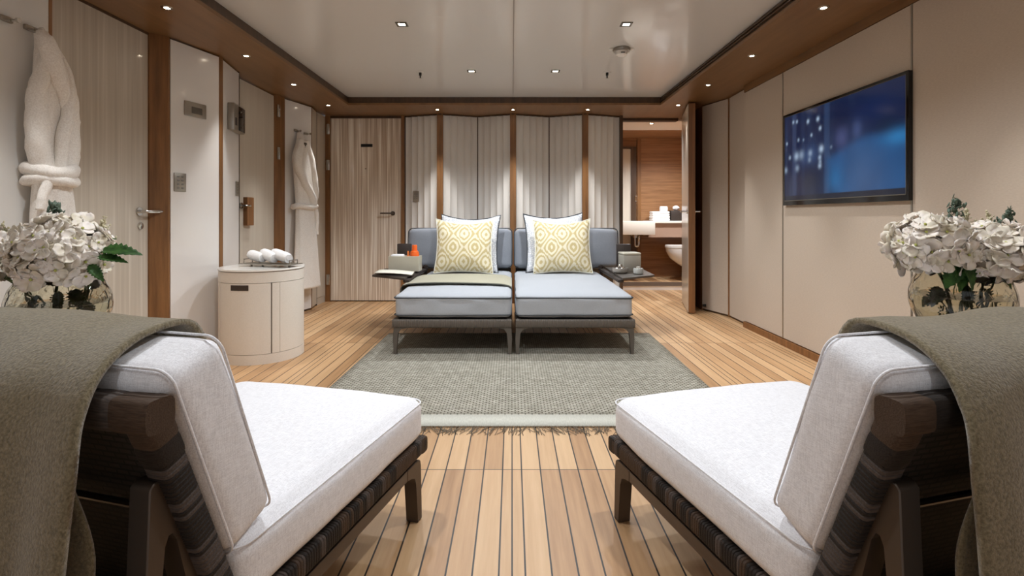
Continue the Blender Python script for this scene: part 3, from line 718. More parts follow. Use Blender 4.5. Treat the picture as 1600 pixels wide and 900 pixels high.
for sx in (-1, 1):
    MB().tube([(sx*.20, -.04, .02), (sx*.20, -.04, .048), (sx*.20, .04, .048), (sx*.20, .04, .02)], .004, 8).build('handle', 'steel', ty)
    for sy in (-1, 1): MB().lathe([(0, 0), (.010, 0), (.008, .015), (0, .015)], (sx*.12, sy*.055, 0), 12).build('foot', 'steel', ty)
def towel_roll(label, x, y, rz, r, l, ry):
    t = MB(); n = 5.0; N = 26
    rings = []
    for k in range(13):
        s = k/12; rr = r*(1-.16*max(0, abs(2*s-1)-.75)/.25)
        rings.append([((s-.5)*l, rr*math.cos(2*math.pi*j/N)*(1+.04*math.sin(3*s+j)), r+rr*math.sin(2*math.pi*j/N)) for j in range(N)])
    t.loft(rings)
    for sg in (-1, 1):
        sp = [(sg*(l/2-.001), (r*.86-.0018*q*1.4)*math.cos(q*.55)*(1-q/44), r+(r*.86-.0018*q*1.4)*math.sin(q*.55)*(1-q/44)) for q in range(40)]
        t.tube(sp, .0028, 5)
    o = t.build('rolled_towel', 'towel', None, 60, label=label, cat='towel', group='rolled towels on the tray'); o.location = (x, y, ZT+.0203+l/2*math.sin(math.radians(ry))); o.rotation_euler = (0, math.radians(ry), math.radians(rz)); return o
towel_roll('rolled white towel at the left end of the silver tray', -1.865, 3.735, -30, .036, .15, 9)
towel_roll('rolled white towel in the middle of the silver tray', -1.765, 3.71, -36, .038, .16, 12)
towel_roll('rolled white towel at the right end of the silver tray by the handle', -1.665, 3.685, -32, .038, .18, 11)

# ================================================================== LOUNGE CHAIRS
def lounge_chair(label, loc, rz):
    t = thing('lounge_chair', label, 'chair', loc, rz, 'pair of white lounge chairs')
    # woven seat frame: wrapped rails all round and a woven deck
    s = MB()
    for x in (-.355, .355): banded(s, (x, -.40, .238), (x, .477, .238), .042, .05, (.008,.009,.01), (0,0,0,2,1), 5)
    banded(s, (-.375, .46, .238), (.375, .46, .238), .042, .05, (.009,.01), (0,0,2,1), 6); banded(s, (-.375, -.395, .238), (.375, -.395, .238), .042, .05, (.009,.01), (0,1), 7)
    s.build('seat_frame', ['strap_a', 'strap_b', 'strap_c'], t, 40)
    MB().box(-.345, .345, -.39, .45, .238, .250).build('seat_deck', 'woven', t, 0)
    # reclined woven back frame
    B0, B1 = Vector((0, -.338, .27)), Vector((0, -.494, .69))
    for x in (-.345, .345):
        s = MB(); banded(s, (x, B0.y, B0.z), (x, -.466, .615), .05, .046, (.0085,.0095), (2,0,2), 8, up=(0,1,0)); banded(s, (x, -.466, .615), (x, B1.y, B1.z), .054, .05, (.03,.036), (1,0), 9, up=(0,1,0))
        s.build('back_post', ['strap_a', 'strap_b', 'strap_c'], t, 40)
    s = MB(); banded(s, (-.372, B1.y, B1.z+.004), (.372, B1.y, B1.z+.004), .052, .056, (.062,.062,.058), (1,0,2), 11, up=(0,0,1)); s.build('top_rail', ['strap_a', 'strap_b', 'strap_c'], t, 40, label='top rail wrapped in wide brown and grey straps')
    n = Vector((0, -.42, -.135)).normalized()
    MB().prism([(-.33, B0.y, B0.z), (.33, B0.y, B0.z), (.33, B1.y, B1.z), (-.33, B1.y, B1.z)], n*.012).build('back_panel', 'woven', t, 0)
    # metal side frames: front leg, rail and inverted V rear support
    for sx in (-1, 1):
        x0 = .348*sx-.021
        f = MB(); f.prism([(x0, y, z) for y, z in ((.450, 0), (.417, 0), (.407, .135), (.397, .158), (.375, .168), (.345, .170), (.345, .205), (.420, .205), (.437, .198), (.443, .18))], (.042, 0, 0))
        bmesh.ops.bevel(f.bm, geom=f.bm.edges[:], offset=.0025, segments=1, affect='EDGES'); f.build('leg', 'bronze', t, 30)
        f = MB(); f.box(x0+.001, x0+.041, -.40, .3455, .170, .205, bevel=.003); f.build('side_rail', 'bronze', t, 30)
        xr = .326*sx-.021; f = MB(); f.prism([(xr, y, z) for y, z in ((-.515, 0), (-.488, 0), (-.472, .40), (-.467, .470), (-.460, .486), (-.450, .486), (-.444, .470), (-.385, .206), (-.33, .206), (-.436, .535), (-.446, .568), (-.458, .58), (-.484, .58), (-.491, .572))], (.042, 0, 0))
        bmesh.ops.bevel(f.bm, geom=f.bm.edges[:], offset=.002, segments=1, affect='EDGES'); f.build('leg', 'bronze', t, 30, label='inverted V rear leg')
        MB().lathe([(0, 0), (.014, 0), (.014, .008), (0, .008)], (x0+.021, .433, -.0), 14).build('glide', 'black', t)
        b = MB(); b.lathe([(0, 0), (.011, 0), (.011, .03), (.006, .033), (0, .033)], n=14); b.move(rotX(math.radians(-60))).move(T(.30*sx, -.43, .45)); b.build('bolt', 'bolt', t)
    MB().tube([(-.33, -.466, .53), (.33, -.466, .53)], .006, 8).build('cross_bar', 'bolt', t)
    # cushions
    s = MB(); s.cushion((.372, .4075, .070), .042, .028, .004, 20, .004, 2, X=T(0, .06, .330)); sc = s.build('seat_cushion', 'linen', t, 180)
    for z in (.386,): MB().tube([(a, .06+b, z) for a, b, _ in rrect(.3712, .4067, 0, .045)], .0024, 6, True).build('piping', 'linen', sc, 180)
    A = math.radians(-19.5); XX = T(0, -.365, .588) @ rotX(-A)
    # local: x across, y = front, z = up along the recline
    s = MB(); s.cushion((.372, .064, .198), .034, .0, .006, 20, .004, 5)
    for v in s.bm.verts:
        q = (1-min(1, abs(v.co.x/.372))**2.5)*(1-min(1, abs(v.co.z/.198))**2.5); v.co.y += math.copysign(.014*q, v.co.y)
    s.move(XX); bc = s.build('back_cushion', 'linen', t, 180)
    for y in (.050, -.050):
        p = MB(); p.tube([(a, y, c) for a, c, _ in rrect(.372, .198, 0, .03)], .0024, 6, True); p.move(XX); p.build('piping', 'linen', bc, 180)
    return t
CL = lounge_chair('white cushioned lounge chair with dark woven frame, left foreground', (-.771, 1.36, 0), math.radians(-15))
CR = copy_tree(CL); CR.location = (.811, 1.36, 0); CR.rotation_euler.z = math.radians(15); CR['label'] = 'white cushioned lounge chair with dark woven frame, right foreground'

def chair_throw(label, loc, rz, sgn, seed, front_over):
    P = [(-.262, .66), (-.285, .735), (-.312, .796), (-.345, .816), (-.42, .808), (-.485, .780), (-.527, .738), (-.550, .67), (-.556, .50), (-.560, .30), (-.562, .10)]
    Q = catmull([(p[0], p[1], 0) for p in P], 8); n = len(Q)-1
    d = [0]
    for a, b in zip(Q, Q[1:]): d.append(d[-1]+(b-a).length)
    def at(s):
        s *= d[-1]
        for i in range(n):
            if d[i+1] >= s: f = (s-d[i])/(d[i+1]-d[i]+1e-9); return Q[i].lerp(Q[i+1], f)
        return Q[-1]
    def fn(u, v):
        p = at(v); x = -.352+.615*u; drop = smoothstep(.28, .75, v)
        x += (.045*u-.02*(1-u))*smoothstep(.25, .5, v)
        amp = .004+.016*drop; y = p.x - amp*.9*(1+math.sin(u*19+seed+v*1.5)) - .012*drop*(1+math.sin(u*8+seed*2))
        z = p.y + (.003*math.sin(u*9+v*13+seed) if v < .4 else 0) + .004*noise.noise(Vector((u*5, v*7, seed)))
        return (sgn*x, y, z)
    t = thing('throw_blanket', label, 'blanket', loc, rz, 'olive throws on the lounge chairs')
    MB().grid(fn, 56, 70).build('cloth', 'olive', t, 180, solid=.010)
    # the turned-under second layer seen at the edge, behind the outer fall
    def fn2(u, v):
        vv = .36+.59*v; p = at(vv); x = .19+(.02+.088*smoothstep(.1, .45, v))*u-.012*v; return (sgn*x, p.x+.006+.012*smoothstep(0, .25, v)+.004*math.sin(u*6+v*3), p.y)
    MB().grid(fn2, 10, 30).build('folded_layer', 'olive', t, 180, solid=.006)
    return t
chair_throw('olive wool throw draped over the back of the left lounge chair', (-.771, 1.36, -.012), math.radians(-15), 1, 1.0, .0)
chair_throw('olive wool throw draped over the back of the right lounge chair', (.811, 1.36, -.012), math.radians(15), -1, 2.4, .0)

# ================================================================== SIDE TABLES, VASES, FLOWERS
def side_table(label, x, y, h):
    t = thing('side_table', label, 'table', (x, y, 0), group='low side tables beside the lounge chairs')
    MB().lathe([(0, h-.022), (.19, h-.022), (.2, h-.018), (.2, h), (0, h)], n=48).build('table_top', 'tray_brown', t)
    MB().lathe([(0, .02), (.022, .02), (.022, h-.022), (0, h-.022)], n=20).build('pedestal', 'bronze', t)
    MB().lathe([(0, 0), (.15, 0), (.15, .012), (.03, .022), (0, .022)], n=40).build('base', 'bronze', t); return t
VY = 1.55
def vase(label, x, y, z):
    t = thing('glass_vase', label, 'vase', (x, y, z), group='hammered glass vases')
    out = catmull([(.062, 0, 0), (.098, 0, .018), (.122, 0, .062), (.128, 0, .105), (.117, 0, .150), (.098, 0, .182), (.094, 0, .196)], 5)
    prof = [(0, 0)]+[(p.x, p.z) for p in out]; inn = [(p.x-.005, max(p.z, .010)) for p in out[::-1]]
    MB().lathe(prof+inn+[(0, .010)], n=64).build('vessel', 'glass', t, 180)
    wi = [(p.x-.006, p.z) for p in out if .012 < p.z < .108]
    MB().lathe([(0, .0112), (wi[0][0]*.9, .0112)]+wi+[(0, wi[-1][1])], n=48).build('water', 'water', t, 60); return t
def floret(mb, c, nrm, r, rnd):
    nrm = nrm.normalized(); a = nrm.orthogonal().normalized(); b = nrm.cross(a); off = rnd.random()*1.57
    for k in range(4):
        th = off+k*math.pi/2+rnd.gauss(0, .12); u = a*math.cos(th)+b*math.sin(th); w_ = nrm.cross(u); cup = rnd.uniform(.1, .5); rr = r*rnd.uniform(.85, 1.15); tw = rnd.gauss(0, .25)
        rows = []
        for (s, wd) in ((.02, .10), (.3, .40), (.65, .56), (.9, .40), (1.0, .13)):
            row = []
            for q in (-1, -.5, 0, .5, 1):
                p = c + u*(s*rr) + w_*(wd*rr*q) + nrm*(rr*(cup*s*s*.7 + .16*q*q*wd*1.5 + tw*q*wd*s*.8 + .10*s*math.sin(q*5+s*6+th*3)))
                row.append(mb.bm.verts.new(p))
            rows.append(row)
        for A, B in zip(rows, rows[1:]):
            for q in range(4): mb.bm.faces.new((A[q], A[q+1], B[q+1], B[q]))
def hydrangea(label, c, R, base, n=80, fr=.034, seed=1, sq=.85):
    rnd = random.Random(seed); c = Vector(c); t = thing('hydrangea', label, 'flower', base, group='white hydrangeas in the vases'); o = c-Vector(base)
    mb = MB(); bud = MB(); g = math.pi*(3-5**.5)
    for k in range(n):
        zz = 1-1.72*(k+.5)/n; rad = math.sqrt(1-zz*zz); d = Vector((rad*math.cos(g*k), rad*math.sin(g*k), zz*1.0)); d = (d+Vector((rnd.gauss(0,.09), rnd.gauss(0,.09), rnd.gauss(0,.09)))).normalized()
        p = o+Vector((d.x*R, d.y*R, d.z*R*sq))*rnd.uniform(.78, 1.0); nn = (d+Vector((rnd.gauss(0,.28), rnd.gauss(0,.28), rnd.gauss(0,.28)))).normalized()
        floret(mb, p, nn, fr*rnd.uniform(.8, 1.15), rnd)
        bmesh.ops.create_icosphere(bud.bm, subdivisions=1, radius=.0042, matrix=Matrix.Translation(p+nn*.004))
    h = mb.build('flower_head', 'petal', t, 180, solid=.0009); bud.build('floret_centres', 'bud', h, 180, kind='stuff')
    core = MB(); bmesh.ops.create_icosphere(core.bm, subdivisions=3, radius=R*.62, matrix=Matrix.Translation(o) @ Matrix.Diagonal((1, 1, sq, 1))); core.build('inner_petals', 'petal', t, 180)
    MB().tube(catmull([o-Vector((0,0,R*.5)), o*.45+Vector((o.x*.02, 0, .02)), (0, 0, 0)], 6), .0045, 8).build('stem', 'stem', t)
    return t
def leaf_mesh(mb, p, u, up, L_, W_):
    u = Vector(u).normalized(); up = Vector(up).normalized(); s = u.cross(up).normalized(); up = s.cross(u); p = Vector(p); n = 16; A = []
    for k in range(n+1):
        q = k/n; wd = W_*(math.sin(math.pi*min(1, q**.8))**.8)*(1-.25*q); wd *= 1+.17*((k % 2)*2-1)*(0 if k in (0, n) else 1); c = p+u*(L_*q)+up*(-.25*L_*q*q)
        A.append([mb.bm.verts.new(c+s*(wd*j)+up*(abs(j)*wd*.35)) for j in (-1, -.5, 0, .5, 1)])
    for X, Y in zip(A, A[1:]):
        for j in range(4): mb.bm.faces.new((X[j], X[j+1], Y[j+1], Y[j]))
def leaf_spray(label, base, leaves):
    t = thing('leaf_spray', label, 'foliage', base, group='leaf sprays in the vases'); B = Vector(base)
    mb = MB(); stm = MB()
    for p, u, L_, W_ in leaves:
        q = Vector(p)-B; leaf_mesh(mb, q, u, (0, -.6, .8), L_, W_); stm.tube([q, q*.55+Vector((0, 0, .01)), (0, 0, 0)], .0026, 6)
    mb.build('leaves', 'leaf', t, 180, solid=.001); stm.build('stem', 'stem', t); return t
def sprig(label, base, tip, m, n=46, spread=.028, sz=.006, seed=1):
    rnd = random.Random(seed); B = Vector(base); tp = Vector(tip)-B; t = thing('flower_sprig', label, 'flower', base, group='slender sprigs in the vases')
    mid = tp*.5+Vector((tp.x*.1, 0, 0)); path = catmull([(0, 0, 0), mid, tp], 10); MB().tube(path, [.0022-.0014*k/20 for k in range(len(path))], 6).build('stem', 'stem', t)
    mb = MB()
    for k in range(n):
        f = rnd.random()**.8; p = path[int((.72+.28*f)*(len(path)-1))]; w_ = spread*(1-f*.85); q = p+Vector((rnd.gauss(0, w_*.6), rnd.gauss(0, w_*.6), rnd.gauss(0, .01)))
        mb.tube([p, q], .0009, 4); r = sz*rnd.uniform(.6, 1.2)
        bmesh.ops.create_icosphere(mb.bm, subdivisions=1, radius=r, matrix=Matrix.Translation(q) @ rotZ(rnd.random()*6.3) @ rotX(rnd.gauss(0, .7)) @ (Matrix.Diagonal((.8, .3, 1.9, 1)) if m == 'eucalyptus' else Matrix.Diagonal((1, .7, 1.4, 1))))
    mb.build('blossom_spray', m, t, 180); return t
VL, VR = (-1.368, VY), (1.358, VY); ZL, ZR = .632, .655
side_table('low bronze side table left of the left lounge chair, under the vase', VL[0], VY, ZL); side_table('low bronze side table right of the right lounge chair, under the vase', VR[0], VY, ZR)
vase('round hammered glass vase beside the left lounge chair', VL[0], VY, ZL+.0005); vase('round hammered glass vase beside the right lounge chair', VR[0], VY, ZR+.0005)
def px3(px, py, d): return Vector(((px-800)*d/800, d, 1-(py-338)*d/800))
bl = (VL[0], VY, ZL+.02); br = (VR[0], VY, ZR+.02)
def bs(b, dx, dy): return (b[0]+dx, b[1]+dy, b[2])
hydrangea('large white hydrangea head in the left vase', px3(96, 396, 1.50), .118, bs(bl, 0, -.03), 105, .036, 3, .86)
hydrangea('white hydrangea cut by the left edge of the photo', px3(-18, 398, 1.56), .088, bs(bl, -.04, .02), 60, .034, 5, .9)
hydrangea('white hydrangea on the left side of the right vase', px3(1455, 384, 1.50), .098, bs(br, -.03, -.02), 80, .036, 8, .82)
hydrangea('white hydrangea on the right side of the right vase', px3(1546, 397, 1.49), .102, bs(br, .03, -.02), 85, .036, 9, .84)
leaf_spray('dark green serrated leaves right of the hydrangea in the left vase', bs(bl, .03, .03), [(px3(158, 392, 1.5), (1, .1, .06), .105, .026), (px3(152, 402, 1.48), (.9, .2, -.05), .075, .018), (px3(140, 414, 1.47), (.75, -.2, -.62), .062, .016), (px3(150, 380, 1.53), (.7, .3, .35), .05, .012)])
leaf_spray('dark green leaves between the two hydrangeas in the left vase', bs(bl, -.05, -.02), [(px3(26, 396, 1.5), (-.25, .1, .95), .075, .018), (px3(24, 405, 1.49), (-.2, -.3, .8), .05, .014), (px3(26, 420, 1.5), (-.6, 0, -.3), .05, .014)])
leaf_spray('dark green leaves in the neck of the right vase', bs(br, .0, -.05), [(px3(1500, 405, 1.44), (-.4, -.1, -.7), .09, .03), (px3(1502, 408, 1.43), (.35, -.2, -.75), .085, .028), (px3(1500, 400, 1.44), (.0, -.2, -.9), .1, .028), (px3(1490, 396, 1.44), (-.5, -.1, .4), .05, .016), (px3(1560, 428, 1.45), (.4, -.3, -.5), .05, .016)])
leaf_spray('green leaves showing through the glass of the left vase', bs(bl, .0, .0), [(px3(60, 462, 1.53), (-.3, -.2, -.8), .05, .022), (px3(118, 452, 1.52), (.3, -.2, -.8), .06, .024), (px3(130, 470, 1.54), (.2, .2, -.7), .045, .018), (px3(92, 456, 1.50), (.1, -.2, -.9), .05, .02)])
leaf_spray('green leaves showing through the glass of the right vase', bs(br, .0, .0), [(px3(1466, 448, 1.53), (-.3, -.2, -.8), .06, .024), (px3(1458, 456, 1.55), (-.1, .2, -.9), .05, .022), (px3(1506, 446, 1.50), (.1, -.2, -.9), .07, .024), (px3(1540, 452, 1.54), (.3, 0, -.8), .05, .02)])
sprig('blue green sprig standing up behind the left hydrangea', bs(bl, .01, .05), px3(86, 322, 1.60), 'eucalyptus', 80, .044, .0085, 2)
sprig('pale feathery sprig right of the left hydrangea', bs(bl, .05, .02), px3(163, 345, 1.58), 'astilbe', 70, .03, .004, 4)
sprig('pale feathery sprig at the left edge of the photo', bs(bl, -.05, .05), px3(4, 352, 1.58), 'astilbe', 50, .03, .004, 14)
sprig('green sprig rising between the hydrangeas in the right vase', bs(br, -.01, .05), px3(1496, 312, 1.58), 'eucalyptus', 90, .036, .006, 6)
sprig('pale sprig tip beside the green sprig in the right vase', bs(br, .01, .055), px3(1510, 330, 1.60), 'astilbe', 50, .03, .004, 16)
sprig('grey green sprig at the right side of the right vase', bs(br, .05, .04), px3(1580, 328, 1.56), 'eucalyptus', 80, .034, .006, 7)
sprig('pale feathery sprig behind the right hydrangea', bs(br, .03, .06), px3(1545, 334, 1.60), 'astilbe', 40, .026, .004, 8)

# ================================================================== BATHROBES
def ring(z, xc, hw, dep, amp, nf, ph, n=44, seed=0):
    out = []
    for k in range(n):
        th = 2*math.pi*k/n; m = 1+amp*math.sin(nf*th+ph)+amp*.5*math.sin(2.3*nf*th-ph*1.7); fr = max(0, -math.sin(th))
        m = 1+(m-1)*(.3+.7*fr)
        out.append((xc+hw*math.cos(th)*m, -.014-dep*.5+dep*.5*math.sin(th)*m+.004*noise.noise(Vector((th*2, z*9, seed))), z))
    return out
def robe_body(rows, seed, amp=.05, nf=7):
    P = catmull([(r[1], r[2], r[3]) for r in rows], 6); Z = catmull([(r[0], 0, 0) for r in rows], 6); mb = MB()
    mb.loft([ring(z.x, p.x, max(.008, p.y), max(.01, p.z), amp*smoothstep(0, .25, -z.x), nf, z.x*2.2+seed, seed=seed) for p, z in zip(P, Z)]); return mb
def roll(path, radii, n=16, flat=.75, seed=0):
    Q = catmull(path, 7); R = [v.x for v in catmull([(r, 0, 0) for r in radii], 7)]; mb = MB(); mb.tube(Q, R, n)
    for v in mb.bm.verts: v.co += .007*noise.noise_vector(v.co*13+Vector((seed, 0, 0)))+.003*noise.noise_vector(v.co*40+Vector((seed, 3, 0)))
    return mb
r1 = thing('bathrobe', 'white terry bathrobe bunched and belted on the wall hook by the near door', 'bathrobe', (-2.25, 2.40, 1.855), math.radians(90), 'white bathrobes')
robe_body([(0, 0, .016, .03), (-.05, .012, .04, .075), (-.12, .012, .050, .085), (-.25, .014, .066, .10), (-.42, .014, .070, .095), (-.56, .016, .070, .09), (-.645, .018, .070, .11), (-.70, .02, .076, .125), (-.85, .02, .092, .135), (-1.1, .022, .10, .14), (-1.34, .022, .105, .14)], 2, .055, 6).build('body', 'terry', r1, 180)
roll([(-.020, -.07, -.10), (-.046, -.085, -.20), (-.064, -.085, -.32), (-.064, -.085, -.44), (-.052, -.08, -.56), (-.022, -.075, -.67)], [.014, .030, .038, .043, .046, .036], seed=1).build('sleeve', 'terry', r1, 180)
roll([(.040, -.06, -.04), (.078, -.075, -.15), (.094, -.08, -.30), (.086, -.085, -.45), (.074, -.09, -.60), (.05, -.085, -.68)], [.020, .036, .046, .052, .052, .042], seed=4).build('sleeve', 'terry', r1, 180)
roll([(-.010, -.06, .004), (-.026, -.09, -.05), (-.016, -.115, -.14), (.016, -.125, -.25), (.040, -.115, -.34)], [.022, .036, .038, .030, .012], seed=6).build('collar', 'terry', r1, 180)
roll([(.060, -.09, -.10), (.070, -.115, -.22), (.046, -.130, -.36), (.018, -.128, -.50), (.010, -.125, -.65)], [.012, .022, .027, .026, .024], seed=8).build('lapel', 'terry', r1, 180)
bl_ = [(.018+.084*math.cos(a), -.072-.080*math.sin(a), -.645+.012*math.sin(a*2+.6)) for a in [2*math.pi*k/26 for k in range(26)]]
mb = MB(); mb.tube(bl_, .030, 16, True); mb.tube([(p[0]*1.02, p[1]*1.02, p[2]-.042-.012*math.sin(k*.5)) for k, p in enumerate(bl_)], .027, 16, True)
for v in mb.bm.verts: v.co += .009*noise.noise_vector(v.co*16)
bt = mb.build('belt', 'terry', r1, 180); roll([(-.045, -.125, -.68), (-.07, -.12, -.75), (-.085, -.115, -.83)], [.02, .018, .015], seed=3).build('belt_end', 'terry', bt, 180)
a2 = math.atan2(.385, .114); hp = Vector((-2.264+.114*.43, 5.10+.385*.43))
r2 = thing('bathrobe', 'white terry bathrobe hanging full length on the panel beyond the recessed door', 'bathrobe', (hp.x, hp.y, 1.86), a2, 'white bathrobes')
robe_body([(0, .0, .02, .03), (-.06, .01, .055, .06), (-.18, .015, .10, .085), (-.34, .02, .135, .10), (-.55, .03, .135, .11), (-.74, .04, .125, .105), (-.82, .045, .13, .11), (-1.1, .05, .155, .125), (-1.4, .055, .18, .135), (-1.60, .06, .19, .14)], 5, .05, 8).build('body', 'terry', r2, 180)
roll([(-.03, -.08, -.08), (-.10, -.09, -.25), (-.10, -.10, -.36), (-.02, -.11, -.52), (.08, -.115, -.66), (.12, -.11, -.74)], [.03, .05, .05, .046, .046, .04], seed=11).build('sleeve', 'terry', r2, 180)
roll([(.05, -.07, -.08), (.10, -.08, -.25), (.14, -.085, -.45), (.165, -.085, -.62), (.15, -.09, -.72)], [.03, .045, .05, .048, .03], seed=12).build('sleeve', 'terry', r2, 180)
bl_ = [(.045+.15*math.cos(a), -.062-.068*math.sin(a), -.76+.006*math.sin(a*3)) for a in [2*math.pi*k/26 for k in range(26)]]
mb = MB(); mb.tube(bl_, .030, 12, True)
for v in mb.bm.verts: v.co += .006*noise.noise_vector(v.co*18)
bt = mb.build('belt', 'terry', r2, 180); roll([(.17, -.09, -.76), (.19, -.10, -.9), (.185, -.10, -1.05)], [.025, .02, .016], seed=13).build('belt_end', 'terry', bt, 180)
em = MB()
for (x, z, r) in ((-.012, -.115, .013), (.012, -.115, .013), (0, -.133, .012), (-.004, -.15, .006)):
    q = MB(); q.lathe([(0, 0), (r, 0), (r*.7, .006), (0, .006)], n=10); q.move(rotX(math.radians(90))).move(T(x+.02, -.088, z))
    m_ = bpy.data.meshes.new('tmp'); q.bm.to_mesh(m_); em.bm.from_mesh(m_); bpy.data.meshes.remove(m_); q.bm.free()
em.build('emblem', 'grey_screen', r2, 180, label='small dark embroidered emblem')
def hook(label, loc, rz, pegs=1):
    t = thing('robe_hook', label, 'hook', loc, rz, 'chrome robe hooks')
    MB().box(-.045, .012, -.014, 0, -.012, .012, bevel=.003).build('plate', 'steel', t)
    m_ = MB(); m_.tube([(.0, -.012, 0), (.0, -.045, 0)], .0065, 10); m_.tube([(.0, -.04, 0), (.0, -.052, 0)], .011, 12); m_.build('peg', 'chrome', t)
hook('chrome robe hook holding the bunched bathrobe near the camera', (-2.25, 2.40, 1.875), math.radians(90))
hook('empty chrome robe hook nearest the left edge of the photo', (-2.25, 2.285, 1.875), math.radians(90))
hook('chrome robe hook holding the full length bathrobe', (hp.x, hp.y, 1.878), a2)
hp2 = Vector((-2.264+.114*.80, 5.10+.385*.80)); hook('empty chrome robe hook beside the full length bathrobe', (hp2.x, hp2.y, 1.868), a2)

# ================================================================== WALL DEVICES
def on_panel(a, b, s, z): a, b = Vector(a), Vector(b); p = a+(b-a)*s; return (p.x, p.y, z), math.atan2(b.y-a.y, b.x-a.x), (b-a).length
pA = ((-2.25, 3.375), (-2.15, 3.755)); pB = ((-2.16, 3.824), (-2.23, 4.18))
loc, rz, L_ = on_panel(*pA, .48, 1.738); t = thing('thermostat', 'steel thermostat plate with grey display on the left white panel', 'thermostat', loc, rz)
MB().box(-.088, .088, -.008, 0, -.05, .05, bevel=.003).build('plate', 'steel', t); MB().box(-.035, .052, -.0095, -.006, -.028, .018, bevel=.001).build('display', 'grey_screen', t)
def keypad(label, loc, rz, w_, h_, cols, rows):
    t = thing('keypad', label, 'switch', loc, rz, 'steel wall keypads'); MB().box(-w_/2, w_/2, -.008, 0, -h_/2, h_/2, bevel=.003).build('plate', 'steel', t)
    for i in range(cols):
        for j in range(rows):
            x = (i-(cols-1)/2)*w_*.36; z = (j-(rows-1)/2)*h_*.2; MB().box(x-.0085, x+.0085, -.0105, -.007, z-.006, z+.006, bevel=.0015).build('button', 'bolt', t)
loc, rz, _ = on_panel(*pA, .17, 1.228); keypad('steel keypad with two button columns below the thermostat', loc, rz, .09, .125, 2, 4)
loc, rz, _ = on_panel(*pB, .86, 1.222); keypad('narrow steel switch plate on the panel below the intercom', loc, rz, .07, .115, 1, 4)
keypad('steel switch plate on the fluted wall beside the striated door', (-1.122, 5.99, 1.235), math.atan2(-.14, .43)*.8, .075, .125, 2, 3)
loc, rz, L_ = on_panel(*pB, .62, 1.765); t = thing('intercom', 'steel wall intercom with black screen on the narrow white panel', 'intercom', loc, rz)
MB().box(-.13, .125, -.05, 0, -.10, .11, bevel=.006).build('housing', 'steel', t); MB().box(-.03, .12, -.053, -.049, -.09, .10, bevel=.001).build('screen', 'black_gloss', t); MB().box(-.105, -.07, -.053, -.049, -.06, .0, bevel=.001).build('speaker_slot', 'black', t)
t = thing('door_stop', 'small dark door stop at the foot of the right cream panel', 'door stop', (2.043, 5.40, .06), math.radians(0)); m_ = MB(); m_.lathe([(0, 0), (.014, 0), (.012, .03), (0, .032)], n=14); m_.move(rotY(math.radians(-90))); m_.build('buffer', 'black', t)

# ================================================================== TELEVISION
tv = thing('television', 'flat wall-mounted television showing a blue film scene', 'television', (2.10, 3.30, 1.425))
Y0, Y1, Z0, Z1 = -.62, .62, -.342, .342      # local y: +far
MB().box(-.021, -.001, Y0, Y1, Z0, Z1, bevel=.004).build('housing', 'black', tv)
m_ = MB(); bz = .016
for (a, b, c, d_) in ((Y0, Y0+bz, Z0, Z1), (Y1-bz, Y1, Z0, Z1), (Y0+bz, Y1-bz, Z1-bz, Z1), (Y0+bz, Y1-bz, Z0, Z0+.03)): m_.box(-.024, -.021, a, b, c, d_)
m_.build('bezel', 'black_gloss', tv, 0)
m_ = MB()
for (a, b, c, d_) in ((Y0+bz, Y0+bz+.004, Z0+.03, Z1-bz), (Y1-bz-.004, Y1-bz, Z0+.03, Z1-bz), (Y0+bz, Y1-bz, Z1-bz-.004, Z1-bz), (Y0+bz, Y1-bz, Z0+.03, Z0+.036)): m_.box(-.025, -.0215, a, b, c, d_)
m_.build('inner_edge', 'grey_screen', tv, 0)
NU, NV = 176, 99; dots = []
for x, y, s, g in ((157,355,1,.9), (183,350,1,.9), (260,345,1.2,1), (324,328,1.3,1), (338,384,1.2,.9), (283,426,1,.8), (108,487,1,.8), (194,459,1,.7), (229,457,.8,.5), (345,508,2.0,1), (336,560,1.4,.8), (336,610,1.5,.8), (180,557,2.4,.8), (215,548,2.6,.5), (275,535,1.9,.6), (270,575,1.5,.45), (131,568,1.2,.7), (100,645,1.8,.6), (185,628,2.0,.5), (404,497,.9,.35), (338,585,1.2,.6)):
    u = (x-90)/665; top = 335-240*u; bot = 825-40*u; dots.append((u, (bot-y)/(bot-top), s*.0105, g))
def g2(u, v, cu, cv, su, sv): return math.exp(-((u-cu)/su)**2-((v-cv)/sv)**2)
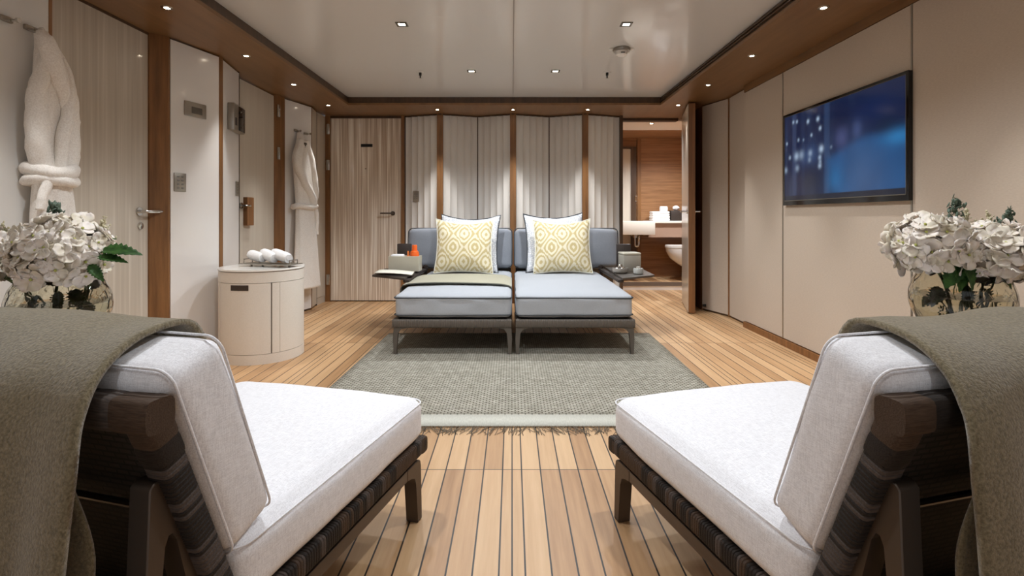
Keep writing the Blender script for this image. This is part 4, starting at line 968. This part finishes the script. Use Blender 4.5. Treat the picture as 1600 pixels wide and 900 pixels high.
def film(u, v):
    c = Vector((.006, .018, .07)); nz = noise.noise(Vector((u*9, v*4, 1)))
    c += Vector((.02, .035, .06))*max(0, noise.noise(Vector((u*22, v*1.5, 4))))*(1 if u < .5 else .3)
    c += Vector((.035, .05, .09))*(smoothstep(.08, .10, u)-smoothstep(.125, .14, u))*.8
    c += Vector((.02, .04, .08))*(smoothstep(.40, .42, u)-smoothstep(.45, .47, u))
    c += Vector((.05, .10, .22))*g2(u, v, .27, .52, .10, .13)*(.7+.6*nz)                   # blurred far figures
    body = smoothstep(.42, .50, u+.25*(v-.3))*(1-smoothstep(.40, .52, v+.10*math.sin(u*6)))
    c = c.lerp(Vector((.022, .13, .36)), body*(.75+.3*nz)) 
    c = c.lerp(Vector((.06, .14, .32)), .8*g2(u, v, .72, .28, .14, .24))
    c = c.lerp(Vector((.075, .10, .26)), .9*g2(u, v, .56, .60, .055, .12))                 # nearer face, turned away
    c = c.lerp(Vector((.004, .014, .06)), .95*g2(u, v, .57, .80, .085, .09))
    c = c.lerp(Vector((.005, .022, .10)), .97*g2(u, v, .80, .79, .15, .14))                  # dark head of hair
    c = c.lerp(Vector((.07, .11, .28)), .8*g2(u, v, .68, .64, .035, .09))
    c = c.lerp(Vector((.004, .018, .06)), .85*g2(u, v, .88, .62, .07, .07))
    c = c.lerp(Vector((.03, .26, .62)), .85*g2(u, v, .96, .50, .10, .07)); c = c.lerp(Vector((.02, .20, .50)), .7*g2(u, v, .50, .18, .07, .14))
    c = c.lerp(Vector((.02, .03, .06)), .8*g2(u, v, .28, .20, .10, .14))
    for (du, dv, s, g) in dots:
        q = math.exp(-(((u-du)/s)**2+((v-dv)/(s*1.9))**2)*1.2)*g; c = c.lerp(Vector((.55, .72, .95)), min(1, q))
    if v < .055: c = Vector((.008, .014, .035))
    return c
sm = bpy.data.materials.new('film_screen'); sm.use_nodes = True; q = NT(sm); at_ = q.n.new('ShaderNodeVertexColor'); at_.layer_name = 'film'
q.b.inputs['Base Color'].default_value = (.004, .004, .005, 1); q.b.inputs['Roughness'].default_value = .12
q.link(at_.outputs[0], q.b.inputs['Emission Color']); q.b.inputs['Emission Strength'].default_value = .37; M['film'] = sm
m_ = MB(); ya, yb, za, zb = Y1-bz-.002, Y0+bz+.002, Z0+.034, Z1-bz-.002
m_.grid(lambda u, v: (-.0222, ya+(yb-ya)*u, za+(zb-za)*v), NU, NV); scr = m_.build('screen', 'film', tv, 0)
ca = scr.data.color_attributes.new('film', 'FLOAT_COLOR', 'POINT')
for v in scr.data.vertices:
    c = film((v.co.y-ya)/(yb-ya), (v.co.z-za)/(zb-za)); ca.data[v.index].color = (c.x, c.y, c.z, 1)

# ================================================================== CEILING FITTINGS
t = thing('smoke_detector', 'round white smoke detector on the ceiling beside the right downlight', 'smoke detector', (.826, 3.86, CEI))
MB().lathe([(0, 0), (.062, 0), (.066, -.006), (.064, -.022), (.0, -.022)][::-1], n=40).build('base', 'steel', t)
MB().lathe([(0, -.058), (.03, -.056), (.042, -.048), (.046, -.022), (0, -.022)], n=36).build('dome', 'white', t)
m_ = MB()
for a in range(3): m_.box(-.012+a*.010, -.006+a*.010, -.0475, -.044, -.047, -.037)
m_.build('status_mark', 'black', t, 0)
m_ = MB()
for s in (-1, 1): m_.box(min(s*.06, s*.092), max(s*.06, s*.092), -.012, .012, -.010, 0, bevel=.003)
m_.build('mounting_ear', 'white', t)
for x, l in ((-.806, 'small ceiling sprinkler left of the far square downlights'), (.836, 'small ceiling sprinkler right of the far square downlights')):
    t = thing('sprinkler', l, 'sprinkler', (x, 4.50, CEI), group='ceiling sprinklers'); MB().lathe([(0, -.004), (.032, -.003), (.034, 0), (0, 0)], n=28).build('rosette', 'ceiling', t)
    MB().lathe([(0, -.05), (.006, -.05), (.006, -.03), (.012, -.028), (.012, -.004), (0, -.004)], n=14).build('head', 'black', t); MB().lathe([(0, -.054), (.012, -.054), (.012, -.051), (0, -.051)], n=14).build('deflector', 'steel', t)

# ================================================================== BATHROOM THINGS
va = thing('vanity', 'floating cream vanity with counter in the bathroom', 'vanity', (1.9, 7.3, BF))
m_ = MB(); m_.box(-.60, .03, -.40, .265, .645, .83, bevel=.004); m_.build('basin_block', 'vanity', va); MB().box(.031, .84, -.10, .265, .80, .832, bevel=.003).build('counter', 'vanity', va); MB().box(.031, .84, -.06, .265, .60, .80).build('apron', 'apron', va, 0)
MB().tube(catmull([(-.20, -.22, .645), (-.20, -.22, .55), (-.195, -.22, .49), (-.155, -.22, .49), (-.15, -.22, .55), (-.15, -.22, .62), (-.15, .0, .62), (-.15, .255, .62)], 6), .016, 12).build('siphon', 'chrome', va, 180); MB().lathe([(0, .60), (.035, .60), (.035, .645), (0, .645)], (-.20, -.22, 0), 20).build('waste_cup', 'chrome', va)
to = thing('toilet', 'white wall-hung toilet half hidden by the open bathroom door', 'toilet', (2.75, 7.15, BF))
rows = []
for k, (z, ln, hw) in enumerate(((.0, .20, .10), (.09, .30, .13), (.16, .42, .16), (.25, .54, .175), (.34, .59, .18), (.40, .60, .18))):
    rows.append([(-(ln/2)+(ln/2)*math.cos(a), hw*math.copysign(abs(math.sin(a))**.75, math.sin(a)), z+.06) for a in [2*math.pi*j/36 for j in range(36)]])
MB().loft(rows).build('bowl', 'white_porcelain', to, 60)
lid = [(-.305+.30*math.cos(a), .183*math.copysign(abs(math.sin(a))**.75, math.sin(a)), .462) for a in [2*math.pi*j/40 for j in range(40)]]
MB().prism(lid, (0, 0, .03)).build('seat_lid', 'white', to, 60)
def towel_fold(x, y, z, w_, d_, h_, label):
    m_ = MB(); n = 14
    for k in range(2): m_.box(-w_/2, w_/2, -d_/2, d_/2, k*h_/2+.001, (k+1)*h_/2, bevel=h_*.2, seg=3)
    return m_.build('folded_towel', 'towel', None, 60, loc=(x, y, z), label=label, cat='towel', group='folded towels on the vanity')
zt = BF+.8322
towel_fold(2.13, 7.40, zt, .25, .20, .07, 'folded white towel at the bottom of the vanity stack'); towel_fold(2.13, 7.40, zt+.0702, .245, .19, .065, 'folded white towel on top of the vanity stack')
m_ = MB(); m_.box(-.09, .09, -.06, .06, 0, .15, bevel=.006); m_.build('tissue_holder', 'brown_leather', None, loc=(2.37, 7.40, zt), label='dark square holder beside the white towels on the vanity', cat='holder')
m_ = MB(); bmesh.ops.create_icosphere(m_.bm, subdivisions=3, radius=.05); 
for v in m_.bm.verts: v.co += .012*noise.noise_vector(v.co*40); v.co.z *= .7
m_.build('flannel_roll', 'towel', None, 180, loc=(2.37, 7.40, zt+.182), label='crumpled white flannel on top of the dark holder', cat='towel')
m_ = MB(); m_.tube([(-.05, 0, .036), (.05, 0, .036)], .036, 20); m_.build('flannel_roll', 'towel', None, 60, loc=(2.19, 7.40, zt+.136), label='small rolled white flannel on top of the towel stack', cat='towel')
